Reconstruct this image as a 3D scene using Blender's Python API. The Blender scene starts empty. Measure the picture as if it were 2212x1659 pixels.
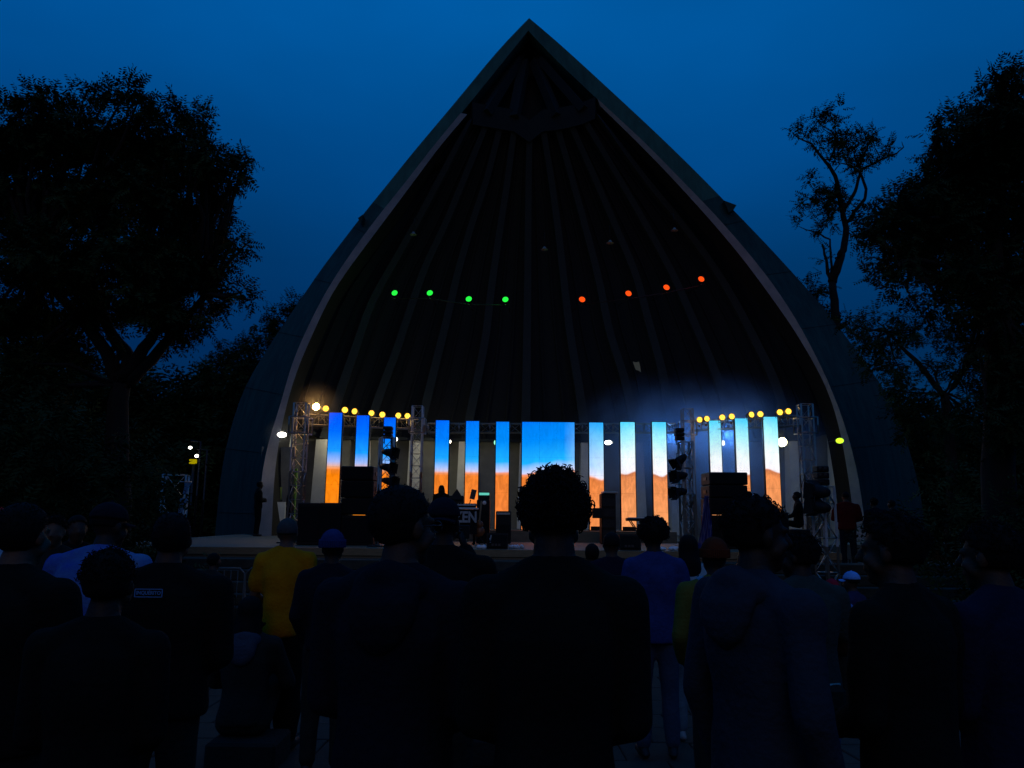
import bpy, bmesh, math, random
import numpy as np
from mathutils import Vector, Matrix, Euler, noise as mnoise

random.seed(7); rng = np.random.default_rng(7)
R = math.radians
scene = bpy.context.scene
col = scene.collection

# ---------------------------------------------------------------- camera
cam_data = bpy.data.cameras.new('camera')
cam = bpy.data.objects.new('camera', cam_data); col.objects.link(cam)
FPX, CXP, CYP = 1661.0, 1106.0, 829.5          # focal length and centre in survey pixels (2212 wide)
cam_data.sensor_width = 36.0
cam_data.lens = 36.0 * FPX / 2212.0
cam_data.clip_start = 0.05; cam_data.clip_end = 2000
PITCH, ROLL = R(9.65), R(0.55)
CAMZ = 1.62
rot = Euler((R(90) + PITCH, 0, 0)).to_matrix() @ Matrix.Rotation(ROLL, 3, 'Z')
cam.matrix_world = Matrix.Translation((0, 0, CAMZ)) @ rot.to_4x4()
scene.camera = cam

# ---------------------------------------------------------------- world, warm fill, exposure
world = bpy.data.worlds.new('World'); scene.world = world; world.use_nodes = True
wt = world.node_tree; wn = wt.nodes; wl = wt.links; wn.clear()
sky = wn.new('ShaderNodeTexSky'); sky.sky_type = 'NISHITA'; sky.sun_disc = False
FILL_EL, FILL_AZ = R(30), R(180)
sky.sun_elevation = R(6.0); sky.sun_rotation = R(200)
geo = wn.new('ShaderNodeTexCoord'); sep = wn.new('ShaderNodeSeparateXYZ')
wl.new(geo.outputs['Generated'], sep.inputs[0])
rmp = wn.new('ShaderNodeValToRGB')               # dusk: the zenith keeps more light than the horizon
rmp.color_ramp.elements[0].position = 0.0; rmp.color_ramp.elements[0].color = (0, .007, .05, 1)
rmp.color_ramp.elements[1].position = 0.75; rmp.color_ramp.elements[1].color = (0, .098, .355, 1)
for p_, c_ in ((.2, (0, .013, .085, 1)), (.31, (0, .031, .140, 1)), (.42, (0, .056, .232, 1)), (.57, (0, .086, .325, 1))):
    e = rmp.color_ramp.elements.new(p_); e.color = c_
wl.new(sep.outputs['Z'], rmp.inputs[0])
cn = wn.new('ShaderNodeTexNoise'); cn.inputs['Scale'].default_value = 2.2; cn.inputs['Detail'].default_value = 4
mp = wn.new('ShaderNodeMapping'); mp.inputs['Scale'].default_value = (1, 1, 2.2)
wl.new(geo.outputs['Generated'], mp.inputs[0]); wl.new(mp.outputs[0], cn.inputs['Vector'])
mr = wn.new('ShaderNodeMapRange'); mr.inputs['From Min'].default_value = .3; mr.inputs['From Max'].default_value = .7
mr.inputs['To Min'].default_value = .88; mr.inputs['To Max'].default_value = 1.12
wl.new(cn.outputs['Fac'], mr.inputs['Value'])
m1 = wn.new('ShaderNodeVectorMath'); m1.operation = 'SCALE'
wl.new(rmp.outputs[0], m1.inputs[0]); wl.new(mr.outputs[0], m1.inputs['Scale'])
tint = wn.new('ShaderNodeMix'); tint.data_type = 'RGBA'; tint.blend_type = 'MIX'
tint.inputs[0].default_value = .003
wl.new(m1.outputs[0], tint.inputs[6]); wl.new(sky.outputs[0], tint.inputs[7])
bg = wn.new('ShaderNodeBackground'); bg.inputs['Strength'].default_value = 1.0
mul = wn.new('ShaderNodeMix'); mul.data_type = 'RGBA'; mul.blend_type = 'MULTIPLY'; mul.inputs[0].default_value = 1
mul.inputs[7].default_value = (.02, 1, 1, 1)
wl.new(tint.outputs[2], mul.inputs[6]); wl.new(mul.outputs[2], bg.inputs[0])
wo = wn.new('ShaderNodeOutputWorld'); wl.new(bg.outputs[0], wo.inputs[0])

warm_fill_d = bpy.data.lights.new('warm_fill', 'SUN'); warm_fill_d.energy = 0.12; warm_fill_d.angle = R(40); warm_fill_d.color = (1, .62, .35)
warm_fill = bpy.data.objects.new('warm_fill', warm_fill_d); col.objects.link(warm_fill)
warm_fill.rotation_euler = (R(90) - FILL_EL, 0, 0)      # added warm fill, stands in for lamps behind the camera

vs = scene.view_settings; vs.view_transform = 'Standard'; vs.look = 'None'; vs.exposure = 0; vs.gamma = 1
scene.cycles.use_denoising = True; scene.cycles.use_adaptive_sampling = True; scene.cycles.adaptive_threshold = .02
scene.cycles.max_bounces = 5; scene.cycles.diffuse_bounces = 2; scene.cycles.glossy_bounces = 2
scene.cycles.transparent_max_bounces = 8; scene.cycles.volume_bounces = 0
scene.cycles.volume_step_rate = 2.0; scene.cycles.volume_max_steps = 64
scene.cycles.caustics_reflective = False; scene.cycles.caustics_refractive = False
scene.cycles.sample_clamp_indirect = 4.0

# ---------------------------------------------------------------- helpers
def P(ox, oy, Y):
    d = rot @ Vector(((ox - CXP) / FPX, (CYP - oy) / FPX, -1.0))
    return Vector((0, 0, CAMZ)) + d * (Y / d.y)

def PZ(ox, z, Y):
    """point at height z and distance Y under image column ox"""
    lo, hi = -2000.0, 4000.0
    for _ in range(40):
        mid = (lo + hi) / 2
        if P(ox, mid, Y).z > z: lo = mid
        else: hi = mid
    return P(ox, lo, Y)

ORG = {}
def empty(name, loc, label=None, cat=None, group=None, rz=0):
    o = bpy.data.objects.new(name, None); col.objects.link(o)
    o.location = loc; o.rotation_euler = (0, 0, rz); ORG[o.name] = Vector(loc)
    o.empty_display_size = .1
    tag(o, label, cat, group); return o

def tag(o, label=None, cat=None, group=None, kind=None):
    if label: o['label'] = label
    if cat: o['category'] = cat
    if group: o['group'] = group
    if kind: o['kind'] = kind
    return o

def link_mesh(name, me, mat, parent=None):
    o = bpy.data.objects.new(name, me); col.objects.link(o)
    if mat and not me.materials: me.materials.append(mat)
    if parent is not None:
        o.parent = parent; ORG[o.name] = ORG[parent.name]
    else: ORG[o.name] = Vector((0, 0, 0))
    return o

def copy_tree(o, parent=None):
    c = o.copy(); col.objects.link(c); c.parent = parent; ORG[c.name] = ORG.get(o.name, Vector((0, 0, 0)))
    for ch in list(o.children): copy_tree(ch, c)
    return c

def frame_of(d):
    d = d.normalized()
    up = Vector((0, 0, 1)) if abs(d.z) < .95 else Vector((0, 1, 0))
    a = d.cross(up).normalized(); b = a.cross(d).normalized()
    return a, b

class MB:
    """collects shapes given in world space (or local space under an empty at the origin)"""
    def __init__(s): s.v = []; s.f = []; s.sm = []
    def add(s, vs, fs, smooth=False):
        n = len(s.v); s.v += [Vector(q) for q in vs]
        s.f += [tuple(i + n for i in f) for f in fs]; s.sm += [smooth] * len(fs); return s
    def box(s, c, d, rz=0, rx=0, ry=0):
        c = Vector(c); h = Vector(d) / 2; m = Euler((rx, ry, rz)).to_matrix()
        vs = [c + m @ Vector((x * h.x, y * h.y, z * h.z)) for z in (-1, 1) for y in (-1, 1) for x in (-1, 1)]
        return s.add(vs, [(0, 2, 3, 1), (4, 5, 7, 6), (0, 1, 5, 4), (2, 6, 7, 3), (0, 4, 6, 2), (1, 3, 7, 5)])
    def bev(s, c, d, b=.02, rz=0, rx=0):
        """box with chamfered edges"""
        c = Vector(c); h = Vector(d) / 2; m = Euler((rx, 0, rz)).to_matrix(); b = min(b, min(h) * .6)
        bm = bmesh.new(); bmesh.ops.create_cube(bm, size=2)
        for v in bm.verts: v.co = Vector((v.co.x * h.x, v.co.y * h.y, v.co.z * h.z))
        bmesh.ops.bevel(bm, geom=list(bm.edges), offset=b, segments=1, affect='EDGES')
        bm.verts.ensure_lookup_table()
        s.add([c + m @ v.co for v in bm.verts], [[v.index for v in f.verts] for f in bm.faces]); bm.free(); return s
    def bar(s, a, b, w, h=None):
        a = Vector(a); b = Vector(b); h = h or w; u, v = frame_of(b - a)
        vs = [q + u * x * w / 2 + v * y * h / 2 for q in (a, b) for x, y in ((-1, -1), (1, -1), (1, 1), (-1, 1))]
        return s.add(vs, [(0, 1, 2, 3), (7, 6, 5, 4), (0, 4, 5, 1), (1, 5, 6, 2), (2, 6, 7, 3), (3, 7, 4, 0)])
    def tube(s, pts, rad, n=8, caps=True):
        pts = [Vector(p) for p in pts]
        if not hasattr(rad, '__len__'): rad = [rad] * len(pts)
        vs = []; fs = []; u = None
        for i, p in enumerate(pts):
            d = (pts[min(i + 1, len(pts) - 1)] - pts[max(i - 1, 0)])
            if d.length < 1e-9: d = Vector((0, 0, 1))
            d.normalize()
            if u is None: u, w = frame_of(d)
            else:
                u = (u - d * u.dot(d));
                if u.length < 1e-6: u, w = frame_of(d)
                u.normalize(); w = d.cross(u)
            for k in range(n):
                a = 2 * math.pi * k / n
                vs.append(p + (u * math.cos(a) + w * math.sin(a)) * rad[i])
        for i in range(len(pts) - 1):
            for k in range(n):
                k2 = (k + 1) % n
                fs.append((i * n + k, i * n + k2, (i + 1) * n + k2, (i + 1) * n + k))
        s.add(vs, fs, True)
        if caps:
            m = len(s.v) - len(vs)
            s.f += [tuple(m + k for k in range(n))[::-1], tuple(m + (len(pts) - 1) * n + k for k in range(n))]; s.sm += [False, False]
        return s
    def lathe(s, prof, c, axis=(0, 0, 1), n=16, smooth=True):
        """prof: (radius, along) pairs"""
        c = Vector(c); ax = Vector(axis).normalized(); u, w = frame_of(ax); vs = []; fs = []
        for r, t in prof:
            for k in range(n):
                a = 2 * math.pi * k / n
                vs.append(c + ax * t + (u * math.cos(a) + w * math.sin(a)) * max(r, 1e-4))
        for i in range(len(prof) - 1):
            for k in range(n):
                k2 = (k + 1) % n
                fs.append((i * n + k, i * n + k2, (i + 1) * n + k2, (i + 1) * n + k))
        return s.add(vs, fs, smooth)
    def ell(s, c, r, n=14, m=9, rm=None):
        c = Vector(c); r = Vector(r) if hasattr(r, '__len__') else Vector((r, r, r)); rm = rm or Matrix.Identity(3)
        vs = [c + rm @ Vector((0, 0, -r.z))]; fs = []
        for i in range(1, m):
            t = math.pi * i / m - math.pi / 2
            for k in range(n):
                a = 2 * math.pi * k / n
                vs.append(c + rm @ Vector((r.x * math.cos(t) * math.cos(a), r.y * math.cos(t) * math.sin(a), r.z * math.sin(t))))
        vs.append(c + rm @ Vector((0, 0, r.z))); L = len(vs) - 1
        for k in range(n):
            k2 = (k + 1) % n
            fs.append((0, 1 + k2, 1 + k)); fs.append((L, L - n + k, L - n + k2))
            for i in range(m - 2):
                a = 1 + i * n; fs.append((a + k, a + k2, a + n + k2, a + n + k))
        return s.add(vs, fs, True)
    def cap(s, a, ra, b, rb, n=12):
        """tapered capsule"""
        a = Vector(a); b = Vector(b); d = (b - a); L = max(d.length, 1e-5); d /= L
        pts = []; rr = []
        for t in (80, 55, 28): pts.append(a - d * ra * math.sin(R(t))); rr.append(ra * math.cos(R(t)))
        pts += [a, b]; rr += [ra, rb]
        for t in (28, 55, 80): pts.append(b + d * rb * math.sin(R(t))); rr.append(rb * math.cos(R(t)))
        return s.tube(pts, rr, n)
    def loft(s, rings, rm, n=18):
        """closed body through elliptical rings (centre, rx, ry)"""
        vs = []; fs = []
        for c, rx, ry in rings:
            for k in range(n):
                a = 2 * math.pi * k / n; ca, sa = math.cos(a), math.sin(a)
                vs.append(Vector(c) + rm @ Vector((rx * math.copysign(abs(ca) ** .85, ca), ry * math.copysign(abs(sa) ** .85, sa), 0)))
        m = len(rings)
        for i in range(m - 1):
            for k in range(n): k2 = (k + 1) % n; fs.append((i * n + k, i * n + k2, (i + 1) * n + k2, (i + 1) * n + k))
        fs += [tuple(range(n))[::-1], tuple((m - 1) * n + k for k in range(n))]
        return s.add(vs, fs, True)
    def grid(s, rows, smooth=True, flip=False):
        n = len(rows[0]); vs = [q for r in rows for q in r]; fs = []
        for i in range(len(rows) - 1):
            for k in range(n - 1):
                f = (i * n + k, i * n + k + 1, (i + 1) * n + k + 1, (i + 1) * n + k)
                fs.append(f[::-1] if flip else f)
        return s.add(vs, fs, smooth)
    def prism(s, poly, z0, z1):
        n = len(poly)
        vs = [Vector((x, y, z0)) for x, y in poly] + [Vector((x, y, z1)) for x, y in poly]
        fs = [tuple(range(n))[::-1], tuple(range(n, 2 * n))] + [(i, (i + 1) % n, n + (i + 1) % n, n + i) for i in range(n)]
        return s.add(vs, fs)
    def mesh(s, name, org=Vector((0, 0, 0))):
        me = bpy.data.meshes.new(name)
        me.from_pydata([tuple(q - org) for q in s.v], [], s.f)
        me.polygons.foreach_set('use_smooth', s.sm); me.update(); return me
    def build(s, name, mat, parent=None, origin=None):
        if parent is not None: org = ORG[parent.name]
        elif origin is not None: org = Vector(origin)
        else: org = Vector((0, 0, 0))
        o = link_mesh(name, s.mesh(name, org), mat, parent)
        if parent is None and origin is not None: o.location = org; ORG[o.name] = org
        return o

def base_of(mb):
    xs = [q.x for q in mb.v]; ys = [q.y for q in mb.v]; zs = [q.z for q in mb.v]
    return Vector(((min(xs) + max(xs)) / 2, (min(ys) + max(ys)) / 2, min(zs)))

# ---------------------------------------------------------------- materials
def principled(name, color, rough=.8, metal=0, var=.0, scale=8, bump=0, bscale=40, spec=.3, stretch=(1, 1, 1), color2=None, emit=None, es=0):
    m = bpy.data.materials.new(name); m.use_nodes = True
    nt = m.node_tree; n = nt.nodes; l = nt.links
    b = n['Principled BSDF']; b.inputs['Roughness'].default_value = rough; b.inputs['Metallic'].default_value = metal
    b.inputs['Specular IOR Level'].default_value = spec
    c = (*color, 1); b.inputs['Base Color'].default_value = c
    if var > 0 or bump > 0:
        tc = n.new('ShaderNodeTexCoord'); mpn = n.new('ShaderNodeMapping'); mpn.inputs['Scale'].default_value = stretch
        l.new(tc.outputs['Object'], mpn.inputs[0])
    if var > 0:
        nz = n.new('ShaderNodeTexNoise'); nz.inputs['Scale'].default_value = scale; nz.inputs['Detail'].default_value = 6; nz.inputs['Roughness'].default_value = .65
        l.new(mpn.outputs[0], nz.inputs['Vector'])
        cr = n.new('ShaderNodeValToRGB'); cr.color_ramp.elements[0].position = .3; cr.color_ramp.elements[1].position = .7
        c2 = color2 or tuple(max(0, x * (1 - var)) for x in color)
        cr.color_ramp.elements[0].color = (*c2, 1); cr.color_ramp.elements[1].color = c
        l.new(nz.outputs['Fac'], cr.inputs[0]); l.new(cr.outputs[0], b.inputs['Base Color'])
    if bump > 0:
        n2 = n.new('ShaderNodeTexNoise'); n2.inputs['Scale'].default_value = bscale; n2.inputs['Detail'].default_value = 5
        l.new(mpn.outputs[0], n2.inputs['Vector'])
        bp = n.new('ShaderNodeBump'); bp.inputs['Strength'].default_value = bump; bp.inputs['Distance'].default_value = .02
        l.new(n2.outputs['Fac'], bp.inputs['Height']); l.new(bp.outputs[0], b.inputs['Normal'])
    if emit:
        b.inputs['Emission Color'].default_value = (*emit, 1); b.inputs['Emission Strength'].default_value = es
    return m

M = {}
M['asphalt'] = principled('ground_earth', (.012, .012, .010), .95, var=.5, scale=3, bump=.5, bscale=30)
M['slab'] = principled('paving_concrete', (.026, .028, .022), .9, var=.45, scale=6, bump=.4, bscale=60)
M['step'] = principled('step_concrete', (.045, .046, .034), .9, var=.5, scale=4, bump=.4, bscale=50)
M['stage'] = principled('stage_floor', (.17, .14, .09), .6, var=.45, scale=5, bump=.2, bscale=50, stretch=(.3, 2, 1))
M['concrete'] = principled('shell_concrete_shaded', (.018, .052, .042), .9, var=.6, scale=1.6, bump=.4, bscale=12, stretch=(1.6, 1.6, .35))  # shell concrete with the trees' shade put into its colour
M['concrete_lit'] = principled('shell_concrete_lit', (.042, .118, .088), .9, var=.5, scale=1.6, bump=.4, bscale=12, stretch=(1.6, 1.6, .35))  # lit copy of the same concrete, lighter for the open upper band
M['fascia'] = principled('arch_fascia_paint', (.27, .235, .21), .8, var=.35, scale=1.5, bump=.3, bscale=20, color2=(.16, .15, .14))
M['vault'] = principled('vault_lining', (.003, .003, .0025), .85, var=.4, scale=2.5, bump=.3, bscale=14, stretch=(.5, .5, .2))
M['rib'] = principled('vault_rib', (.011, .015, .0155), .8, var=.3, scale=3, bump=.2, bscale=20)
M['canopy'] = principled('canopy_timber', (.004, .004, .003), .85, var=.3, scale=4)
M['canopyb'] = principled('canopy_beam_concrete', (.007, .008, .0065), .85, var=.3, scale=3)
M['wall'] = principled('stage_back_wall', (.17, .17, .15), .85, var=.3, scale=2.5, bump=.2, bscale=25)
M['pier'] = principled('white_pier_paint', (.55, .54, .47), .8, var=.2, scale=3, bump=.15, bscale=25)
M['steel'] = principled('truss_aluminium', (.46, .46, .44), .45, .45, var=.25, scale=20)
M['darksteel'] = principled('dark_steel', (.03, .03, .032), .45, .6, var=.3, scale=20)
M['galv'] = principled('barrier_steel', (.09, .095, .095), .5, .6, var=.3, scale=15)
M['black'] = principled('black_plastic', (.012, .012, .012), .6, var=.3, scale=15, spec=.2)
M['grille'] = principled('speaker_grille', (.008, .008, .008), .75, bump=.6, bscale=220, spec=.15)
M['cloth_black'] = principled('black_drape', (.012, .012, .014), .95, var=.4, scale=6, spec=.1)
M['tarp'] = principled('blue_tarp', (.005, .012, .14), .45, var=.4, scale=6, bump=.7, bscale=9, spec=.4)
M['wood'] = principled('plywood_edge', (.26, .18, .09), .7, var=.4, scale=6, stretch=(1, 1, 8))
M['bark'] = principled('tree_bark', (.014, .011, .008), .95, var=.4, scale=8, bump=.8, bscale=20, stretch=(1, 1, .3))
M['leaf'] = principled('tree_leaves', (.026, .05, .014), .8, var=.5, scale=1.2, spec=.08)
M['leaf2'] = principled('tree_leaves_dark', (.02, .042, .014), .8, var=.5, scale=1.0, spec=.08)
M['white'] = principled('white_enamel', (.7, .7, .68), .5, var=.1, scale=10)
M['paper'] = principled('white_paper', (.72, .74, .76), .8, var=.15, scale=10)

def emission(name, color, strength):
    m = bpy.data.materials.new(name); m.use_nodes = True; n = m.node_tree.nodes; n.clear()
    e_ = n.new('ShaderNodeEmission'); e_.inputs[0].default_value = (*color, 1); e_.inputs[1].default_value = strength
    o_ = n.new('ShaderNodeOutputMaterial'); m.node_tree.links.new(e_.outputs[0], o_.inputs[0]); return m
M['e_yellow'] = emission('lamp_lens_yellow', (1, .5, .03), 1.6)
M['e_yellow2'] = emission('lamp_lens_amber_core', (1, .62, .08), 3.0)
M['e_hot'] = emission('lamp_lens_hot', (1, .62, .22), 45)
M['e_green'] = emission('lamp_lens_green', (.02, 1, .06), 1.2)
M['e_red'] = emission('lamp_lens_red', (1, .075, .006), 1.25)
M['e_white'] = emission('floodlight_glass', (1, .95, .82), 16)
M['e_small'] = emission('bulb_glass', (1, .93, .75), 7)
M['e_warm'] = emission('floodlight_glass_warm', (1, .93, .45), 14)
M['e_lime'] = emission('bulb_glass_lime', (.55, 1, .03), 1.6)
M['e_mint'] = emission('bulb_glass_mint', (.3, 1, .6), 1.5)
M['e_teal'] = emission('amp_display', (.15, .75, .6), .8)
M['e_sign'] = emission('far_sign_yellow', (.75, .6, .0), .45)

def led_material():
    m = bpy.data.materials.new('led_screen_desert_sky'); m.use_nodes = True
    nt = m.node_tree; n = nt.nodes; l = nt.links; n.clear()
    g = n.new('ShaderNodeNewGeometry'); s = n.new('ShaderNodeSeparateXYZ'); l.new(g.outputs['Position'], s.inputs[0])
    # dune line wobble
    nz = n.new('ShaderNodeTexNoise'); nz.noise_dimensions = '1D'; nz.inputs['Scale'].default_value = .95; nz.inputs['Detail'].default_value = 1
    nzw = n.new('ShaderNodeMath'); nzw.operation = 'MULTIPLY_ADD'; nzw.inputs[1].default_value = 1.0; nzw.inputs[2].default_value = 3.3
    l.new(s.outputs['X'], nzw.inputs[0]); l.new(nzw.outputs[0], nz.inputs['W'])
    w = n.new('ShaderNodeMath'); w.operation = 'MULTIPLY_ADD'; w.inputs[1].default_value = -.9; w.inputs[2].default_value = .42
    l.new(nz.outputs['Fac'], w.inputs[0])
    xs = n.new('ShaderNodeMapRange'); xs.inputs['From Min'].default_value = -1.0; xs.inputs['From Max'].default_value = 2.2
    l.new(s.outputs['X'], xs.inputs['Value'])
    wm = n.new('ShaderNodeMath'); wm.operation = 'MULTIPLY'; l.new(w.outputs[0], wm.inputs[0]); l.new(xs.outputs[0], wm.inputs[1])
    zz = n.new('ShaderNodeMath'); zz.operation = 'ADD'; l.new(s.outputs['Z'], zz.inputs[0]); l.new(wm.outputs[0], zz.inputs[1])
    zn = n.new('ShaderNodeMapRange'); zn.inputs['From Min'].default_value = 1.1; zn.inputs['From Max'].default_value = 4.45
    l.new(zz.outputs[0], zn.inputs['Value'])
    def ramp(els):
        r = n.new('ShaderNodeValToRGB'); cr = r.color_ramp
        cr.elements[0].position = els[0][0]; cr.elements[0].color = (*els[0][1], 1)
        cr.elements[1].position = els[-1][0]; cr.elements[1].color = (*els[-1][1], 1)
        for p_, c_ in els[1:-1]: q = cr.elements.new(p_); q.color = (*c_, 1)
        l.new(zn.outputs[0], r.inputs[0]); return r
    H = .497
    left = ramp([(0, (1, .28, .01)), (H - .05, (1, .23, .0)), (H - .012, (.95, .24, .02)), (H + .01, (.8, .38, .2)), (H + .05, (.36, .46, .85)), (H + .13, (.01, .30, 1)), (.78, (0, .13, 1)), (1, (0, .03, .95))])
    mid = ramp([(0, (.98, .25, .05)), (H - .02, (.85, .21, .03)), (H + .004, (.9, .30, .14)), (H + .02, (.55, .62, .95)), (H + .10, (.012, .42, 1)), (H + .28, (.0, .24, .9)), (.9, (0, .21, .85)), (1, (0, .13, .95))])
    right = ramp([(0, (.96, .36, .13)), (H - .05, (.86, .28, .09)), (H - .006, (.62, .19, .07)), (H + .008, (.95, .9, .95)), (H + .14, (.9, 1, 1)), (H + .3, (.42, .92, 1)), (.93, (.10, .68, 1)), (1, (.02, .5, 1))])
    m1_ = n.new('ShaderNodeMix'); m1_.data_type = 'RGBA'; x1 = n.new('ShaderNodeMapRange'); x1.inputs['From Min'].default_value = -5.0; x1.inputs['From Max'].default_value = -.3
    l.new(s.outputs['X'], x1.inputs['Value']); l.new(x1.outputs[0], m1_.inputs[0]); l.new(left.outputs[0], m1_.inputs[6]); l.new(mid.outputs[0], m1_.inputs[7])
    m2_ = n.new('ShaderNodeMix'); m2_.data_type = 'RGBA'; x2 = n.new('ShaderNodeMapRange'); x2.inputs['From Min'].default_value = 1.5; x2.inputs['From Max'].default_value = 3.3
    l.new(s.outputs['X'], x2.inputs['Value']); l.new(x2.outputs[0], m2_.inputs[0]); l.new(m1_.outputs[2], m2_.inputs[6]); l.new(right.outputs[0], m2_.inputs[7])
    # streaks of sand and thin cloud in the picture on the screens
    mpg = n.new('ShaderNodeMapping'); mpg.inputs['Scale'].default_value = (3.2, 1, 1.3); mpg.inputs['Rotation'].default_value = (0, .5, 0); l.new(g.outputs['Position'], mpg.inputs[0])
    n3 = n.new('ShaderNodeTexNoise'); n3.inputs['Scale'].default_value = 2.4; n3.inputs['Detail'].default_value = 5; n3.inputs['Distortion'].default_value = 1.4; l.new(mpg.outputs[0], n3.inputs['Vector'])
    mr3 = n.new('ShaderNodeMapRange'); mr3.inputs['From Min'].default_value = .35; mr3.inputs['From Max'].default_value = .65; mr3.inputs['To Min'].default_value = .9; mr3.inputs['To Max'].default_value = 1.04
    l.new(n3.outputs['Fac'], mr3.inputs['Value'])
    lt = n.new('ShaderNodeMath'); lt.operation = 'LESS_THAN'; lt.inputs[1].default_value = H - .01; l.new(zn.outputs[0], lt.inputs[0])
    n4 = n.new('ShaderNodeTexNoise'); n4.inputs['Scale'].default_value = 1.5; n4.inputs['Detail'].default_value = 4; n4.inputs['Distortion'].default_value = 2.0; l.new(mpg.outputs[0], n4.inputs['Vector'])
    mr4 = n.new('ShaderNodeMapRange'); mr4.inputs['From Min'].default_value = .38; mr4.inputs['From Max'].default_value = .6; mr4.inputs['To Min'].default_value = .80; mr4.inputs['To Max'].default_value = 1.02; l.new(n4.outputs['Fac'], mr4.inputs['Value'])
    mx4 = n.new('ShaderNodeMix'); mx4.data_type = 'FLOAT'; mx4.inputs[2].default_value = 1.0; l.new(lt.outputs[0], mx4.inputs[0]); l.new(mr4.outputs[0], mx4.inputs[3])
    mm4 = n.new('ShaderNodeMath'); mm4.operation = 'MULTIPLY'; l.new(mr3.outputs[0], mm4.inputs[0]); l.new(mx4.outputs[0], mm4.inputs[1])
    sc_ = n.new('ShaderNodeVectorMath'); sc_.operation = 'SCALE'; l.new(m2_.outputs[2], sc_.inputs[0]); l.new(mm4.outputs[0], sc_.inputs['Scale'])
    # rows of LEDs: faint brighter line along the cabinet rims comes from the object's own edge distance
    tc = n.new('ShaderNodeTexCoord'); s2 = n.new('ShaderNodeSeparateXYZ'); l.new(tc.outputs['Generated'], s2.inputs[0])
    e_ = n.new('ShaderNodeEmission'); e_.inputs[1].default_value = 1.12; l.new(sc_.outputs[0], e_.inputs[0])
    o_ = n.new('ShaderNodeOutputMaterial'); l.new(e_.outputs[0], o_.inputs[0]); return m
M['led'] = led_material()

# ---------------------------------------------------------------- ground, paving, steps, stage
def gz(Y):
    if Y < 2.5: return 0.0
    if Y < 8: return -.3 * (Y - 2.5) / 5.5
    return -.3

g = MB(); ys = [-400, 2.5, 8, 14.6, 40, 900]
g.grid([[Vector((x, y, gz(y) - .03)) for x in (-900, -12, 12, 900)] for y in ys], smooth=False)
tag(g.build('ground', M['asphalt']), kind='structure')

pav = empty('paving', (0, 0, 0)); pav['kind'] = 'structure'
sl = MB(); sl.bev((0, 0, 0), (.588, .588, .07), .008); slab_me = sl.mesh('slab'); slab_me.materials.append(M['slab'])
slabs = []
for j in range(22):
    for i in range(-13, 14):
        y = .5 + j * .6; x = i * .6 + (.3 if j % 2 else 0)
        vis = abs(x) < y * .72 + .4
        if y < 2.6 or not vis: continue
        slabs.append((x, y))
slabs.sort(key=lambda q: q[1])
rest = MB()
slope = math.atan(.3 / 5.5)
for k, (x, y) in enumerate(slabs):
    rx = -slope if 2.5 < y < 8 else 0
    tilt = random.uniform(-.006, .006); z = gz(y) - .038 + random.uniform(-.004, .004)
    if k < 300:
        o = bpy.data.objects.new('slab', slab_me); col.objects.link(o); o.parent = pav
        o.location = (x, y, z); o.rotation_euler = (rx + tilt, random.uniform(-.006, .006), 0)
    else: rest.bev((x, y, z), (.588, .588, .07), .008, rx=rx)
if rest.v: tag(rest.build('slab_field', M['slab'], pav), kind='stuff')

# stairs up to the stage
SF = 16.4; SZ = .9
st = empty('stage_steps', (0, 14.6, -.3)); st['kind'] = 'structure'
for k in range(6):
    b = MB(); z1 = -.3 + .2 * (k + 1); y0 = 14.6 + .3 * k
    if k < 5: b.bev((1.0, (y0 + 16.38) / 2, z1 - .1), (21.0, 16.38 - y0, .197), .015); b.build('step', M['step'], st)
stg = empty('stage', (0, SF, 0)); stg['kind'] = 'structure'
MB().prism([(-9.0, SF), (6.9, SF), (6.9, 20.5), (14, 23.5), (14, 33), (-9.0, 33)], -.3, SZ).build('stage_floor', M['stage'], stg)
MB().box((-1.05, SF - .012, SZ - .075), (15.9, .05, .14)).build('stage_lip', M['wood'], stg)
ter = MB(); ter.prism([(6.92, SF), (14, SF), (14, 23.4), (6.92, 20.4)], -.3, .45)
tag(ter.build('side_terrace', M['step']), kind='structure')
rz_ = MB(); rz_.prism([(PZ(925, 1.2, 21.2).x, 21.2), (PZ(1462, 1.2, 21.2).x, 21.2), (PZ(1462, 1.2, 21.2).x, 24), (PZ(925, 1.2, 21.2).x, 24)], SZ + .002, 1.2)
tag(rz_.build('screen_riser', M['stage']), kind='structure')

# ---------------------------------------------------------------- the concert shell
def YL(oy): return 24.5 + (1140 - oy) / 1100 * 6.5
def YR(oy): return 26.8 + (1140 - oy) / 1100 * 4.2
def sweep(oy): return 7.0 * max(0.0, (oy - 380) / 795) ** 1.15
outL = [(1143, 39), (1081, 102), (992, 211), (878, 346), (849, 384), (784, 463), (715, 554), (691, 583), (659, 634), (608, 705), (558, 785), (529, 830), (498, 922), (478, 1011), (470, 1097), (462, 1175)]
midL = [(1141, 66), (1079, 143), (1030, 204), (996, 245), (937, 315), (885, 384), (808, 479), (739, 575), (697, 643), (665, 708), (632, 780), (611, 860), (598, 905), (586, 932), (575, 976), (564, 1036), (560, 1175)]
inL = [(1010, 255), (952, 322), (907, 384), (825, 494), (754, 589), (718, 643), (674, 738), (647, 801), (629, 860), (620, 895), (611, 940), (603, 990), (597, 1050), (592, 1175)]
outR = [(1143, 39), (1195, 82), (1287, 166), (1354, 228), (1426, 295), (1517, 384), (1564, 433), (1646, 517), (1725, 603), (1795, 682), (1831, 732), (1874, 791), (1910, 834), (1943, 905), (1968, 980), (1988, 1060), (2005, 1175)]
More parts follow.
